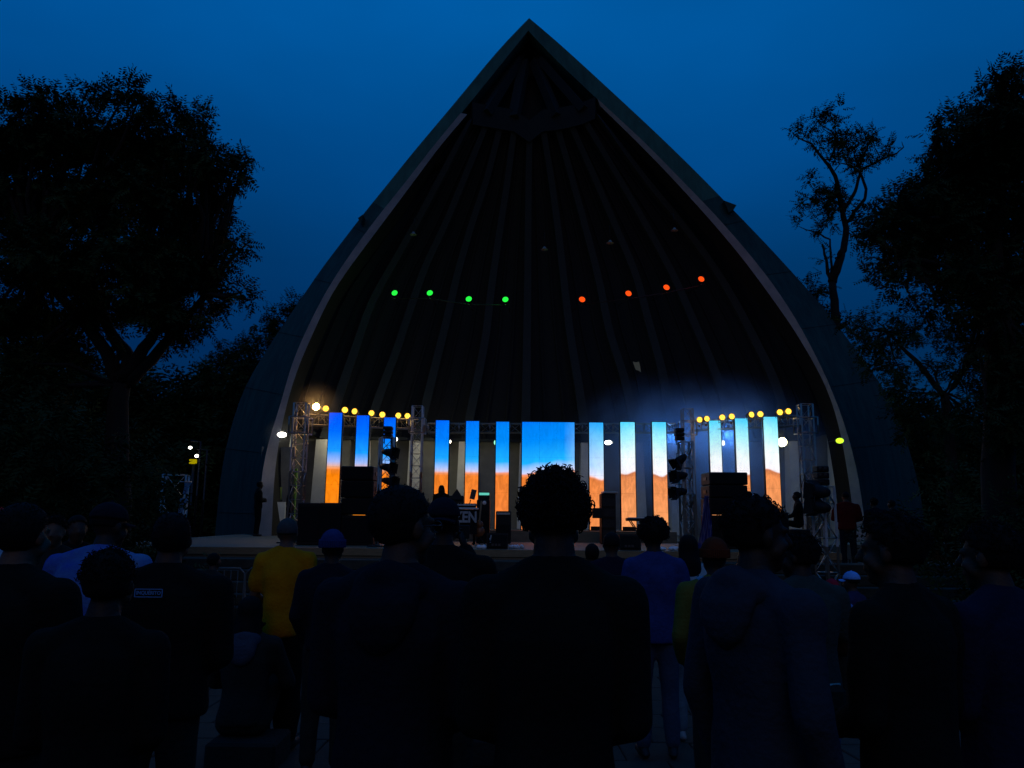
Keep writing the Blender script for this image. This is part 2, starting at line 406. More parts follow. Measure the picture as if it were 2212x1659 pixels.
midR = [(1141, 66), (1190, 119), (1258, 184), (1308, 231), (1392, 308), (1466, 384), (1544, 464), (1615, 545), (1680, 628), (1728, 705), (1778, 801), (1798, 848), (1821, 907), (1841, 977), (1856, 1042), (1872, 1175)]
inR = [(1295, 237), (1376, 316), (1442, 384), (1526, 476), (1597, 560), (1654, 637), (1711, 718), (1765, 811), (1788, 864), (1806, 925), (1818, 990), (1829, 1060), (1842, 1175)]

def resample(pts, n):
    p = [Vector(q) for q in pts]; L = [0]
    for a, b in zip(p, p[1:]): L.append(L[-1] + (b - a).length)
    out = []
    for i in range(n):
        t = L[-1] * i / (n - 1); k = 0
        while k < len(L) - 2 and L[k + 1] < t: k += 1
        f = (t - L[k]) / max(L[k + 1] - L[k], 1e-9); out.append(p[k].lerp(p[k + 1], f))
    return out
def smooth_pts(p, it=1):
    p = list(p)
    for _ in range(it): p = [p[0]] + [(p[i - 1] + p[i] * 2 + p[i + 1]) / 4 for i in range(1, len(p) - 1)] + [p[-1]]
    return p
NS = 40
def curve3(pts, Yf, dy=0): return [P(q[0], q[1], Yf(q[1]) + dy) for q in smooth_pts(resample(pts, NS), 2)]
oL, oR = curve3(outL, lambda y: YL(y) + sweep(y)), curve3(outR, lambda y: YR(y) + sweep(y))
mL, mR = curve3(midL, YL), curve3(midR, YR)
iL, iR = curve3(inL, YL, .35), curve3(inR, YR, .35)
# meet at the ridge in one point
for a, b in ((oL, oR), (mL, mR)):
    c = (a[0] + b[0]) / 2; a[0] = c.copy(); b[0] = c.copy()

shell = empty('concert_shell', (1.7, 26, SZ), 'tall pointed concrete concert shell with a ribbed dark vault over the stage', 'building')
cen = Vector((1.5, 34, 0))
for nm, oo, mm, flip in (('left', oL, mL, True), ('right', oR, mR, False)):
    b = MB(); back = []
    for q in oo:
        t = q - Vector((cen.x, q.y, 0)); back.append(Vector((cen.x + t.x * .78, q.y + 7.0, t.z * .86)))
    deep = [q + Vector((0, .9, 0)) for q in mm]
    ks = 15                                             # split at the drain spout: below it tree shade is in the colour
    for lo_, hi_, mt, nm_ in ((0, ks + 1, 'concrete_lit', 'arch_band'), (ks, NS, 'concrete', 'lower_flank')):
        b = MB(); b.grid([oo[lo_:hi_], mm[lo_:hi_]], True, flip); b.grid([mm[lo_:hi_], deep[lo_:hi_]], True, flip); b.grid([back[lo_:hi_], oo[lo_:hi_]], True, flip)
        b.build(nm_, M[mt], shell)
# board joints on the bands: thin proud ribs of cast concrete
for oo, mm in ((oL, mL), (oR, mR)):
    for k in range(17, NS - 1, 4):
        # nearest opposite point
        a = oo[k]; c = mm[k]
        MB().bar(a + Vector((0, -.012, 0)), c + Vector((0, -.012, 0)), .015, .02).build('cast_joint', M['concrete'], shell)
for mm, ii, flip in ((mL, iL, True), (mR, iR, False)):
    n0 = min(range(NS), key=lambda k: (mm[k] - ii[0]).length)
    seg = [Vector(q) for q in mm[n0:]]
    # resample the outer edge to the fascia's own count
    L = [0]
    for a, b_ in zip(seg, seg[1:]): L.append(L[-1] + (b_ - a).length)
    rs = []
    for i in range(NS):
        t = L[-1] * i / (NS - 1); k = 0
        while k < len(L) - 2 and L[k + 1] < t: k += 1
        rs.append(seg[k].lerp(seg[k + 1], (t - L[k]) / max(1e-9, L[k + 1] - L[k])))
    fr = [q + Vector((0, -.05, 0)) for q in rs]; fi = [q + Vector((0, -.30, 0)) for q in ii]
    bk = [q + Vector((0, .9, 0)) for q in ii]
    MB().grid([fi, bk], True, flip).build('arch_reveal', M['vault'], shell)
    b = MB(); b.grid([fr, fi], True, flip); b.grid([rs, fr], True, flip)
    b.add([rs[0], fr[0], fi[0], bk[0]], [(0, 1, 2, 3)])
    b.build('arch_fascia', M['fascia'], shell)
# small drain spouts on both flanks
for (x0, y0), (x1, y1), (x2, y2), Yq in (((784, 463), (773, 471), (777, 478), 28.4), ((1564, 433), (1591, 443), (1585, 453), 29.5)):
    b = MB(); a, c, d = P(x0, y0, Yq), P(x1, y1, Yq), P(x2, y2, Yq); dy = Vector((0, .5, 0)); e2 = P((x0 + x2) / 2, y2 + 6, Yq)
    b.add([a, c, d, e2, a + dy, c + dy, d + dy, e2 + dy], [(0, 1, 2, 3), (7, 6, 5, 4), (0, 4, 5, 1), (1, 5, 6, 2), (2, 6, 7, 3), (3, 7, 4, 0)])
    b.build('drain_spout', M['concrete'], shell)

# vault columns: left edge, ten ribs, right edge  -- image traces with distances
rib_tr = [
 ([(1022, 262), (947, 393), (894, 488), (837, 586), (799, 652), (769, 741), (742, 816), (727, 860), (697, 948)], 30.0, 27.5),
 ([(1050, 267), (998, 393), (959, 488), (915, 577), (879, 682), (849, 771), (825, 830), (810, 872), (785, 949)], 30.2, 28.6),
 ([(1080, 272), (1049, 393), (1016, 488), (986, 592), (962, 696), (935, 801), (921, 860), (897, 951)], 30.4, 29.6),
 ([(1110, 277), (1095, 393), (1078, 503), (1060, 622), (1049, 726), (1031, 816), (1022, 860), (1003, 953)], 30.5, 30.2),
 ([(1143, 300), (1141, 393), (1139, 622), (1136, 860), (1134, 955)], 30.6, 30.5),
 ([(1172, 277), (1191, 393), (1206, 503), (1219, 622), (1231, 726), (1249, 830), (1266, 955)], 30.6, 30.6),
 ([(1203, 274), (1237, 393), (1267, 503), (1294, 607), (1317, 726), (1344, 801), (1359, 860), (1377, 955)], 30.6, 30.6),
 ([(1232, 268), (1288, 393), (1335, 503), (1374, 592), (1401, 696), (1431, 801), (1442, 860), (1460, 955)], 30.5, 30.4),
 ([(1261, 260), (1341, 393), (1401, 497), (1454, 592), (1493, 682), (1532, 771), (1556, 830), (1594, 953)], 30.4, 29.8),
 ([(1284, 250), (1395, 393), (1469, 479), (1544, 577), (1597, 667), (1642, 756), (1672, 816), (1714, 952)], 30.4, 29.0)]
NV = 28
cols3 = []
def trunc(pts, oyb):
    out = [Vector(q) for q in pts if q[1] < oyb]; a = out[-1]; nx = [Vector(q) for q in pts if q[1] >= oyb][0]
    out.append(a.lerp(nx, (oyb - a.y) / (nx.y - a.y))); return out
le = smooth_pts(resample(trunc(inL, 912), NV), 1); re_ = smooth_pts(resample(trunc(inR, 932), NV), 1)
cols3.append([P(q.x, q.y, YL(q.y) + 1.2) for q in le])
for tr, yt, yb in rib_tr:
    rp = smooth_pts(resample(tr, NV), 2); c = []
    for i, q in enumerate(rp):
        t = i / (NV - 1); c.append(P(q.x, q.y, yt + (yb - yt) * t + 1.1 * math.sin(math.pi * min(1, t * 1.0))))
    cols3.append(c)
cols3.append([P(q.x, q.y, YR(q.y) + 1.2) for q in re_])
def cr(p0, p1, p2, p3, t):
    return .5 * ((2 * p1) + (p2 - p0) * t + (2 * p0 - 5 * p1 + 4 * p2 - p3) * t * t + (3 * p1 - p0 - 3 * p2 + p3) * t ** 3)
# each bay between two ribs is a panel of its own, its board seam proud
for k in range(len(cols3) - 1):
    c0 = cols3[max(k - 1, 0)]; c1 = cols3[k]; c2 = cols3[k + 1]; c3 = cols3[min(k + 2, len(cols3) - 1)]
    rows = []
    for j in range(7):
        t = j / 6; rows.append([cr(c0[i], c1[i], c2[i], c3[i], t) + Vector((0, .18, 0)) for i in range(NV)])
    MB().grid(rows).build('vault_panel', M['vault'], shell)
    for j in (2, 4):
        path = [rows[j][i] + Vector((0, -.03, 0)) for i in range(NV)]
        b = MB(); w = Vector((.045, 0, 0))
        b.grid([[q - w for q in path], [q - w * .8 + Vector((0, -.05, 0)) for q in path], [q + w * .8 + Vector((0, -.05, 0)) for q in path], [q + w for q in path]], False)
        b.build('board_seam', M['vault'], shell)
for k in range(1, 11):
    path = cols3[k]; b = MB(); rows = [[], [], [], []]
    nb = cols3[k + 1] if k < 10 else cols3[k - 1]
    for i, q in enumerate(path):
        side = (cols3[k + 1][i] - cols3[k - 1][i]); side.z = 0; side.normalize()
        inn = Vector((side.y, -side.x, 0)); inn = inn if inn.y < 0 else -inn
        w = .125 + .06 * i / NV
        rows[0].append(q - side * w + Vector((0, .3, 0))); rows[1].append(q - side * w + inn * .18); rows[2].append(q + side * w + inn * .18); rows[3].append(q + side * w + Vector((0, .3, 0)))
    b.grid(rows, False); b.build('vault_rib', M['rib'], shell)

# canopy under the ridge: ring beam, radial beams, recessed infill
can = MB()
ring = [cols3[0][0]] + [c[0] for c in cols3[1:11]] + [cols3[-1][0]]
ridge = mL[0] + Vector((0, .9, 0))
infill = []
for q in ring: infill.append([ridge.lerp(q, t) + Vector((0, .5, 0)) for t in (0, .25, .5, .75, 1)])
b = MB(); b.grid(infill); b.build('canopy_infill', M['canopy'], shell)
b = MB(); up = Vector((0, 0, .75)); fw = Vector((0, -.2, 0))
rr = [q + fw for q in ring]
b.grid([[q + Vector((0, 0, -.25)) for q in rr], [q + up for q in rr], [q + up - fw * 2 for q in rr]], False); b.build('ring_beam', M['canopyb'], shell)
for k in (2, 4, 7, 9):
    q = ring[k] + fw * .8; MB().bar(q + up * .5, ridge.lerp(q, .25) , .42, .35).build('canopy_beam', M['canopyb'], shell)
for mm in (mL, mR):
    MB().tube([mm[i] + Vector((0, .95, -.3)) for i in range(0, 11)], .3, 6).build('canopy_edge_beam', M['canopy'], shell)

# lower wall behind the stage, one panel per bay, and a pier below every rib
basep = [c[-1] for c in cols3]
for k in range(len(basep) - 1):
    a, c = basep[k], basep[k + 1]
    out = Vector((0, .45, 0))
    a2 = Vector((a.x, a.y, 0)) + out; c2 = Vector((c.x, c.y, 0)) + out
    za, zc = a.z + .02, c.z + .02
    b = MB(); n = 2; d = (c2 - a2)
    b.grid([[Vector((a2.x, a2.y, SZ)), Vector((c2.x, c2.y, SZ))], [Vector((a2.x, a2.y, za)), Vector((c2.x, c2.y, zc))], [a + Vector((0, .15, 0)), c + Vector((0, .15, 0))]], False, True)
    b.build('back_wall_panel', M['wall'], shell)
    MB().bar(a + Vector((0, .1, .05)), c + Vector((0, .1, .05)), .16, .12).build('vault_sill', M['rib'], shell)
for k in range(0, len(basep)):
    a = basep[k]; b = MB(); w0, w1 = .30, .20
    y0, y1 = a.y - .22, a.y + .43
    zt = a.z - .03
    sgn = -1 if k < 5 else 1
    x = a.x; xs_ = x + sgn * .0
    b.add([(xs_ - w0, y0, SZ), (xs_ + w0, y0, SZ), (xs_ + w0, y1, SZ), (xs_ - w0, y1, SZ), (x - w1, y0 + .1, zt), (x + w1, y0 + .1, zt), (x + w1, y1, zt), (x - w1, y1, zt)],
          [(3, 2, 1, 0), (4, 5, 6, 7), (0, 1, 5, 4), (1, 2, 6, 5), (2, 3, 7, 6), (3, 0, 4, 7)])
    b.build('pier', M['pier'], shell)
# left wing wall by the arch foot with its doorway and the mural patch, right wing wall
b = MB(); a, c = P(566, 1150, 24.9), P(612, 1150, 25.6); zt = P(590, 1084, 25.2).z
b.add([Vector((a.x, a.y, SZ)), Vector((c.x, c.y, SZ)), Vector((c.x, c.y, zt)), Vector((a.x, a.y, zt))] + [Vector((q.x, q.y + .15, z)) for q, z in ((a, SZ), (c, SZ), (c, zt), (a, zt))], [(0, 1, 2, 3), (7, 6, 5, 4), (0, 4, 5, 1), (1, 5, 6, 2), (2, 6, 7, 3), (3, 7, 4, 0)])
b.build('low_wing_wall', M['pier'], shell)
M['lime'] = principled('doorway_lime_light', (.30, .52, .08), .8, var=.2, scale=4)  # the lime light in the doorway is put into this colour
M['mural_g'] = principled('mural_yellow_green', (.42, .5, .10), .8, var=.2, scale=4)
M['mural_r'] = principled('mural_dark_red', (.22, .04, .03), .8, var=.3, scale=10)
a, c = P(608, 1150, 26.5), P(634, 1150, 26.5); zt = P(620, 1012, 26.5).z
MB().box(((a.x + c.x) / 2, 26.55, (SZ + zt) / 2), (c.x - a.x, .06, zt - SZ)).build('doorway', M['lime'], shell)
a, c = P(582, 1052, 25.75), P(607, 1080, 25.75)
mu = MB().box(((a.x + c.x) / 2, 25.78, (a.z + c.z) / 2), (c.x - a.x, .05, a.z - c.z)).build('mural', M['mural_g'], shell)
for k in range(4):
    x = a.x + .04 + k * .075; h = .62 - .12 * max(0, k - 1)
    MB().box((x, 25.74, (a.z + c.z) / 2), (.05, .02, h)).build('mural_stripe', M['mural_r'], mu)
wb = P(585, 1090, 25.8)
MB().box((wb.x + .1, 25.95, 2.35), (1.1, .12, 2.9)).build('wing_wall', M['wall'], shell)

# ---------------------------------------------------------------- LED screens
wing = {1: 19.9, 2: 20.5, 3: 21.1, 11: 21.7, 12: 21.3, 13: 20.8}
leds = [(1, 711.6, 739.4, 891.5), (2, 771, 797.8, 897.5), (3, 830, 855, 902), (4, 941.8, 970.5, 908), (5, 1007, 1035, 909.6), (6, 1072, 1100, 911),
        (7, 1128, 1241, 911.8), (8, 1272.8, 1303, 912.7), (9, 1340, 1371, 911.7), (10, 1408.7, 1438.5, 911.7), (11, 1531.8, 1556.4, 908.5), (12, 1588, 1615, 903.8), (13, 1648.9, 1678.9, 900.4)]
ordn = ['first', 'second', 'third', 'fourth', 'fifth', 'sixth', 'seventh', 'eighth', 'ninth', 'tenth', 'eleventh', 'twelfth', 'thirteenth']
led_lab = {1: 'narrow leftmost screen column, deep blue above bright orange, over the black subwoofers',
 2: 'narrow deep blue screen column rising behind the left black speaker stack',
 3: 'narrow blue screen column half hidden by the left lighting tower',
 4: 'narrow blue and orange screen column behind the performer with long hair',
 5: 'narrow blue and orange screen column right of the performer, behind the music stand',
 6: 'narrow blue and orange screen column just left of the wide middle screen',
 7: 'wide square blue screen in the middle, behind the curly haired head',
 8: 'narrow cyan and peach screen column just right of the wide middle screen',
 9: 'narrow screen column with a dune line, second right of the wide screen',
 10: 'narrow white and peach screen column left of the right lighting tower',
 11: 'narrow pale cyan screen column behind the left side of the right speaker stack',
 12: 'narrow pale white screen column behind the right side of the right speaker stack',
 13: 'narrow rightmost screen column, white above peach, beside the seated technician'}
for i, x0, x1, yt in leds:
    Y = wing.get(i, 22.0); zb = SZ + .04 if i in wing else 1.22
    a, c = P(x0, yt, Y), P(x1, yt, Y); w = c.x - a.x; zt = (a.z + c.z) / 2; xm = (a.x + c.x) / 2
    t = empty('led_screen', (xm, Y, zb), led_lab[i], 'screen', 'screens standing in a row across the stage')
    MB().bev((xm, Y + .075, (zt + zb) / 2), (w + .05, .11, zt - zb + .04), .01).build('cabinet', M['black'], t)
    # the display is a stack of tiles
    n = max(3, round((zt - zb) / .5)); h = (zt - zb) / n
    nx = 1 if i != 7 else 3
    for k in range(n):
        for q in range(nx):
            ww = w / nx
            MB().box((a.x + ww * (q + .5), Y + .012, zb + h * (k + .5)), (ww - .003, .02, h - .003)).build('display_tile', M['led'], t)
    MB().box((xm, Y + .2, zb + .05), (w * .9, .5, .1)).build('foot', M['black'], t)

# ---------------------------------------------------------------- trusses
def truss(name, a, b, size, label, chord_r=.022, brace_r=.011, bay=None, mat='steel', group=None, single=False, upv=None):
    a = Vector(a); b = Vector(b); d = b - a; L = d.length; dn = d.normalized()
    if abs(dn.z) > .9: u, w = Vector((1, 0, 0)), Vector((0, 1, 0))
    else: u = dn.cross(Vector((0, 0, 1))).normalized(); w = Vector((0, 0, 1))
    if upv: rzm = Matrix.Rotation(upv, 3, 'Z'); u = rzm @ u; w = rzm @ w
    t = empty(name, a, label, 'truss', group)
    h = size / 2; cs = [(u * sx + w * sy) * h for sx, sy in ((-1, -1), (1, -1), (1, 1), (-1, 1))]
    for c in cs: MB().tube([a + c, b + c], chord_r, 8).build('chord', M[mat], t)
    n = max(2, round(L / (bay or size * 1.15)))
    for f in range(4):
        c0, c1 = cs[f], cs[(f + 1) % 4]; lat = MB()
        for k in range(n):
            p0 = a + dn * (L * k / n); p1 = a + dn * (L * (k + 1) / n)
            q0, q1 = (c0, c1) if (k + f) % 2 else (c1, c0)
            if single: MB().tube([p0 + q0, p1 + q1], brace_r, 5).build('brace', M[mat], t)
            else: lat.tube([p0 + q0, p1 + q1], brace_r, 5)
            if not single or k % 2 == 0: lat.tube([p0 + c0, p0 + c1], brace_r, 5)
        lat.tube([b + c0, b + c1], brace_r, 5)
        lat.build('lattice', M[mat], t)
    return t

def tower(ox, oy_top, Y, z0, size, label, single=False, rzt=0, mat='steel', sleeve=True):
    top = P(ox, oy_top, Y); a = Vector((top.x, Y, z0 + .03)); b = Vector((top.x, Y, top.z))
    t = truss('truss_tower', a, b, size, label, mat=mat, single=single, upv=rzt, chord_r=.027 if single else .022, brace_r=.015 if single else .011)
    MB().bev(a + Vector((0, 0, -.015)), (size * 2.2, size * 2.2, .03), .005).build('base_plate', M['darksteel'], t)
    if sleeve:
        s = MB()
        for dz in (-.75, -.35):
            for dx, dy in ((-1, 0), (1, 0), (0, -1), (0, 1)):
                e1 = b + Vector((dx * size * .75, dy * size * .75, dz)); px = Vector((-dy, dx, 0)) * size * .75
                s.tube([e1 - px, e1 + px], .02, 6)
        for sx in (-1, 1):
            for sy in (-1, 1):
                e1 = b + Vector((sx * size * .75, sy * size * .75, 0)); s.tube([e1 + Vector((0, 0, -.75)), e1 + Vector((0, 0, -.35))], .02, 6)
        s.build('sleeve_block', M[mat], t)
    return t, a, b

tL1, aL1, bL1 = tower(652, 872, 18.9, SZ, .30, 'tall silver truss tower at the far left of the stage, under the hot orange lamp', sleeve=True)
tL2, aL2, bL2 = tower(903, 878, 21.4, SZ, .28, 'slim silver truss tower between the third and fourth screen columns')
tR1, aR1, bR1 = tower(1738, 874, 19.6, SZ, .30, 'tall silver truss tower at the right end of the stage lamps')
tR2, aR2, bR2 = tower(1484, 884, 21.6, SZ, .28, 'slim hazy truss tower behind the right lighting tower')
def Tz(b, dz): return b + Vector((0, 0, dz))
truss('roof_truss', P(660, 907, 19.75), P(892, 917, 22.0), .26, 'horizontal truss carrying the left row of yellow lamps')
truss('roof_truss', Vector((bL2.x + .2, 22.35, P(915, 925, 22.3).z)), Vector((bR2.x - .2, 22.35, P(1470, 925, 22.3).z)), .26, 'long horizontal truss behind the tops of the middle screens', brace_r=.014)
truss('roof_truss', P(1496, 921, 22.2), P(1728, 909, 20.75), .26, 'horizontal truss carrying the right row of yellow lamps')

# ---------------------------------------------------------------- lamps
def can_lamp(lens_mat, r=.09, core=None, light=None):
    """parcan aimed along -Y, origin at the yoke"""
    t = empty('stage_lamp', (0, 0, 0))
    MB().lathe([(.001, .24), (r * .6, .24), (r * .8, .16), (r, .02), (r, -.06), (r * .93, -.06), (r * .93, -.03)], (0, 0, 0), (0, 1, 0), 18).build('housing', M['black'], t)
    ln = MB().lathe([(.0005, -.045), (r * .5, -.047), (r * .92, -.035)], (0, 0, 0), (0, 1, 0), 18).build('lens', lens_mat, t)
    if core:
        for k in range(7):
            a = 2 * math.pi * k / 6; q = (0, 0) if k == 6 else (r * .58 * math.cos(a), r * .58 * math.sin(a))
            MB().lathe([(.0005, -.056), (r * .17, -.054), (r * .2, -.046)], (q[0], 0, q[1]), (0, 1, 0), 8).build('led_cell', core, ln)
    y = MB(); y.tube([(-r - .012, .06, 0), (-r - .012, .06, -.14), (r + .012, .06, -.14), (r + .012, .06, 0)], .008, 6); y.build('yoke', M['darksteel'], t)
    MB().box((0, .06, -.17), (.05, .06, .06)).build('clamp', M['darksteel'], t)
    if light:
        d = bpy.data.lights.new('lamp_light', 'POINT'); d.energy = light[0]; d.color = light[1]; d.shadow_soft_size = .1
        q = bpy.data.objects.new('lamp_light', d); col.objects.link(q); q.parent = t; q.location = (0, -.16, 0)
    return t
def place(proto, used, loc, rx, rz, label, group, cat='lamp'):
    o = proto if not used else copy_tree(proto)
    o.location = loc; o.rotation_euler = (rx, 0, rz); tag(o, label, cat, group); used.append(1); return o

yl = can_lamp(M['e_yellow'], .088, M['e_yellow2'], (3.0, (1, .58, .14))); u_ = []
pos = ['second', 'third', 'fourth', 'fifth', 'sixth', 'seventh', 'eighth']
for k, (x, y, Y) in enumerate([(704, 883, 19.5), (745, 886, 19.9), (767, 889, 20.1), (803, 893, 20.5), (826, 896, 20.7), (861, 898, 21.1), (880, 899, 21.2)]):
    place(yl, u_, P(x, y, Y + .55), 0, R(random.uniform(-8, 14)), f'round yellow lamp, {pos[k]} from the left on the left truss', 'yellow lamps on the left truss')
for k, (x, y, Y) in enumerate([(1511, 907, 21.3), (1526, 905, 21.2), (1560, 902, 20.9), (1580, 900, 20.7), (1622, 896, 20.4), (1642, 895, 20.2), (1684, 891, 19.9), (1702, 889, 19.7)]):
    place(yl, u_, P(x, y, Y + .55), 0, R(random.uniform(-14, 8)), f'round yellow lamp, {(["first"] + pos)[k]} from the left on the right truss', 'yellow lamps on the right truss')
hot = can_lamp(M['e_hot'], .10); hot.location = P(684, 879, 19.7); tag(hot, 'hot white orange lamp, brightest and leftmost on the left truss', 'lamp')
hl = bpy.data.lights.new('hot_lamp_light', 'POINT'); hl.energy = 34; hl.color = (1, .5, .12); hl.shadow_soft_size = .1
ho = bpy.data.objects.new('hot_lamp_light', hl); col.objects.link(ho); ho.parent = hot; ho.location = (0, -.2, .05)

gl = can_lamp(M['e_green'], .125, None, (5.0, (.05, 1, .1))); u_ = []
for k, (x, y) in enumerate([(853, 634), (929, 634), (1013, 647), (1092, 648)]):
    o = place(gl, u_, P(x, y, 28.4), R(-12), R(-6), f'round green spotlight, {ordn[k]} from the left in the vault', 'green spotlights hanging in the vault')
rl = can_lamp(M['e_red'], .13, None, (5.0, (1, .1, .02))); u_ = []
for k, (x, y) in enumerate([(1257, 648), (1357, 635), (1439, 622), (1514, 604)]):
    o = place(rl, u_, P(x, y, 28.4), R(-12), R(6), f'round orange red spotlight, {ordn[k]} from the left in the vault', 'red spotlights hanging in the vault')
# the pipes that carry them, hung on wires from the vault
def pipe(pts, label):
    t = empty('lamp_pipe', pts[0], label, 'pipe')
    MB().tube(pts, .025, 8).build('bar', M['black'], t)
    for q in pts: MB().tube([q, q + Vector((0, 2.8, .5))], .02, 5).build('bracket_arm', M['black'], t)
pipe([P(845, 634, 28.46) - Vector((0, 0, .2)), P(929, 634, 28.46) - Vector((0, 0, .2)), P(1013, 647, 28.46) - Vector((0, 0, .2)), P(1100, 648, 28.46) - Vector((0, 0, .2))], 'dark pipe carrying the four green spotlights')
pipe([P(1250, 648, 28.46) - Vector((0, 0, .2)), P(1357, 635, 28.46) - Vector((0, 0, .2)), P(1439, 622, 28.46) - Vector((0, 0, .2)), P(1522, 604, 28.46) - Vector((0, 0, .2))], 'dark pipe carrying the four red spotlights')
# pendant shades, switched off, catching the sky
pend = None; M['shade'] = principled('pendant_shade_enamel', (.16, .16, .15), .5)
for k, (x, y) in enumerate([(893, 510), (1176, 542), (1318, 528), (1457, 501)]):
    if pend is None:
        pend = empty('pendant_lamp', (0, 0, 0))
        MB().lathe([(.02, .18), (.05, .16), (.08, .10), (.15, .05), (.145, .045)], (0, 0, 0), (0, 0, 1), 16).build('shade', M['shade'], pend)
        MB().tube([(0, 0, .17), (0, .1, .8), (0, 2.6, 1.6)], .012, 5).build('cord', M['black'], pend); o = pend
    else: o = copy_tree(pend)
    o.location = P(x, y, 28.8); tag(o, f'small unlit pendant lamp shade, {ordn[k]} from the left high in the vault', 'lamp', 'unlit pendant lamps in the vault')

def flood(x, y, Y, w, h, mat, label, energy=0, color=(1, .9, .7), ball=False):
    c = P(x, y, Y); t = empty('floodlight', c, label, 'floodlight')
    if ball:
        MB().ell(c, (w / 2, w / 2, h / 2)).build('bulb', M[mat], t)
        MB().lathe([(.02, .0), (w * .35, .01), (w * .35, .12), (.02, .13)], c + Vector((0, w * .35, 0)), (0, 1, 0), 12).build('socket', M['black'], t)
    else:
        MB().bev(c + Vector((0, .07, 0)), (w + .06, .12, h + .06), .02).build('housing', M['black'], t)
        MB().bev(c + Vector((0, -.005, 0)), (w, .03, h), .012).build('glass', M[mat], t)
    MB().tube([c + Vector((0, .1, 0)), c + Vector((0, .4, .05)), c + Vector((0, .9, .05))], .02, 6).build('bracket', M['darksteel'], t)
    if energy:
        d = bpy.data.lights.new('floodlight_light', 'POINT'); d.energy = energy; d.color = color; d.shadow_soft_size = .08
        q = bpy.data.objects.new('floodlight_light', d); col.objects.link(q); q.parent = t; q.location = (0, -.12, 0)
flood(609, 939, 24.6, .29, .16, 'e_white', 'bright oval white floodlight at the left foot of the arch', 12, (1, .9, .62), ball=True)
flood(737, 944, 27.0, .13, .15, 'e_small', 'small round white bulb beside the leftmost screen column', 34, (1, .9, .6), ball=True)
flood(854.5, 949, 27.6, .15, .16, 'e_small', 'small round white bulb beside the third screen column', 40, (1, .9, .6), ball=True)
flood(970.5, 954, 29.0, .14, .15, 'e_small', 'small round white bulb right of the fourth screen column', 40, (1, .9, .6), ball=True)
flood(1069, 956, 29.6, .07, .17, 'e_mint', 'tiny mint green bulb peeking out beside the sixth screen column', ball=True)
flood(1314, 956, 29.2, .28, .16, 'e_white', 'bright white floodlight between the eighth and ninth screen columns', 16, (1, .9, .75), ball=True)
flood(1562, 957, 28.5, .13, .2, 'e_small', 'small white bulb right of the eleventh screen column', 5, ball=True)
flood(1690, 955, 27.4, .32, .32, 'e_warm', 'large pale yellow floodlight right of the last screen column', 14, (1, .95, .55), ball=True)
flood(1814, 952, 26.6, .26, .19, 'e_lime', 'small lime green bulb by the right foot of the arch', 3, (.55, 1, .08), ball=True)

def wash(x, y, Y, label, energy):
    c = P(x, y, Y); t = empty('moving_head_lamp', c, label, 'lamp', 'blue wash lamps behind the right screens')
    MB().bev(c + Vector((0, 0, .16)), (.28, .24, .1), .02).build('base', M['black'], t)
    for sx in (-1, 1): MB().bev(c + Vector((sx * .13, 0, .03)), (.03, .1, .2), .01).build('yoke_arm', M['black'], t)
    MB().lathe([(.001, .1), (.09, .1), (.1, .0), (.1, -.1), (.09, -.1)], c, (0, 0, 1), 16).build('head', M['black'], t)
    MB().lathe([(.001, -.09), (.085, -.085)], c, (0, 0, 1), 16).build('lens', emission('lamp_lens_blue', (.12, .4, 1), 6), t)
    d = bpy.data.lights.new('wash_light', 'POINT'); d.energy = energy; d.color = (.16, .42, 1); d.shadow_soft_size = .1
    q = bpy.data.objects.new('wash_light', d); col.objects.link(q); q.parent = t; q.location = (0, 0, -.2)
wash(1572, 925, 23.0, 'blue wash lamp between the eleventh and twelfth screen columns', 85)
wash(1455, 932, 23.2, 'blue wash lamp beside the tenth screen column', 45)
# ---------------------------------------------------------------- loudspeakers
def speaker_box(c, d, rz=0, grille=True, parts=2, name='loudspeaker', label='', handle=True, group=None):
    base = Vector(c) - Vector((0, 0, d[2] / 2))
    t = empty(name, base, label, 'speaker', group, 0)
    m = Matrix.Rotation(rz, 3, 'Z')
    MB().bev(c, d, .02, rz).build('cabinet', M['black'], t)
    g_ = Vector(c) + m @ Vector((0, -d[1] / 2 - .004, 0))
    MB().bev(g_, (d[0] * .9, .02, d[2] * .84), .006, rz).build('grille', M['grille'], t)
    for sx in (-1, 1):
        h = Vector(c) + m @ Vector((sx * (d[0] / 2 + .006), 0, 0)); MB().box(h, (.02, d[1] * .35, d[2] * .25), rz).build('handle', M['darksteel'], t)
    return t
def box_px(x0, x1, y0, y1, Y):
    a, c = P(x0, y0, Y), P(x1, y1, Y); return Vector(((a.x + c.x) / 2, Y, (a.z + c.z) / 2)), abs(c.x - a.x), abs(a.z - c.z)
def stand_on(c, w, h, dep): return c, (w, dep, h)
# left stack: subs on the floor, two tops
def column_of(x0, x1, tops, Y, dep, labels, name='loudspeaker', group=None):
    for k in range(len(tops) - 1):
        c, w, h = box_px(x0, x1, tops[k], tops[k + 1], Y)
        zt = P((x0 + x1) / 2, tops[k], Y).z; zb = P((x0 + x1) / 2, tops[k + 1], Y).z if k < len(tops) - 2 else SZ + .002
        gap = .012 if k else 0
        speaker_box((c.x, Y + dep / 2, (zt - gap + zb) / 2), (w, dep, zt - gap - zb), label=labels[k], name=name, group=group)
column_of(737, 806, [1007, 1037, 1075, 1112, 1150], 17.8, .8, ['top black line array box of the left speaker stack', 'second black box from the top of the left speaker stack', 'third black box from the top of the left speaker stack', 'bottom black box of the left speaker stack, on the floor'], group='left speaker stack')
column_of(644, 688, [1086, 1150], 17.7, .8, ['low black subwoofer at the far left, under the leftmost screen column'], name='subwoofer')
column_of(690, 734, [1086, 1150], 17.7, .8, ['low black subwoofer touching the left speaker stack'], name='subwoofer')
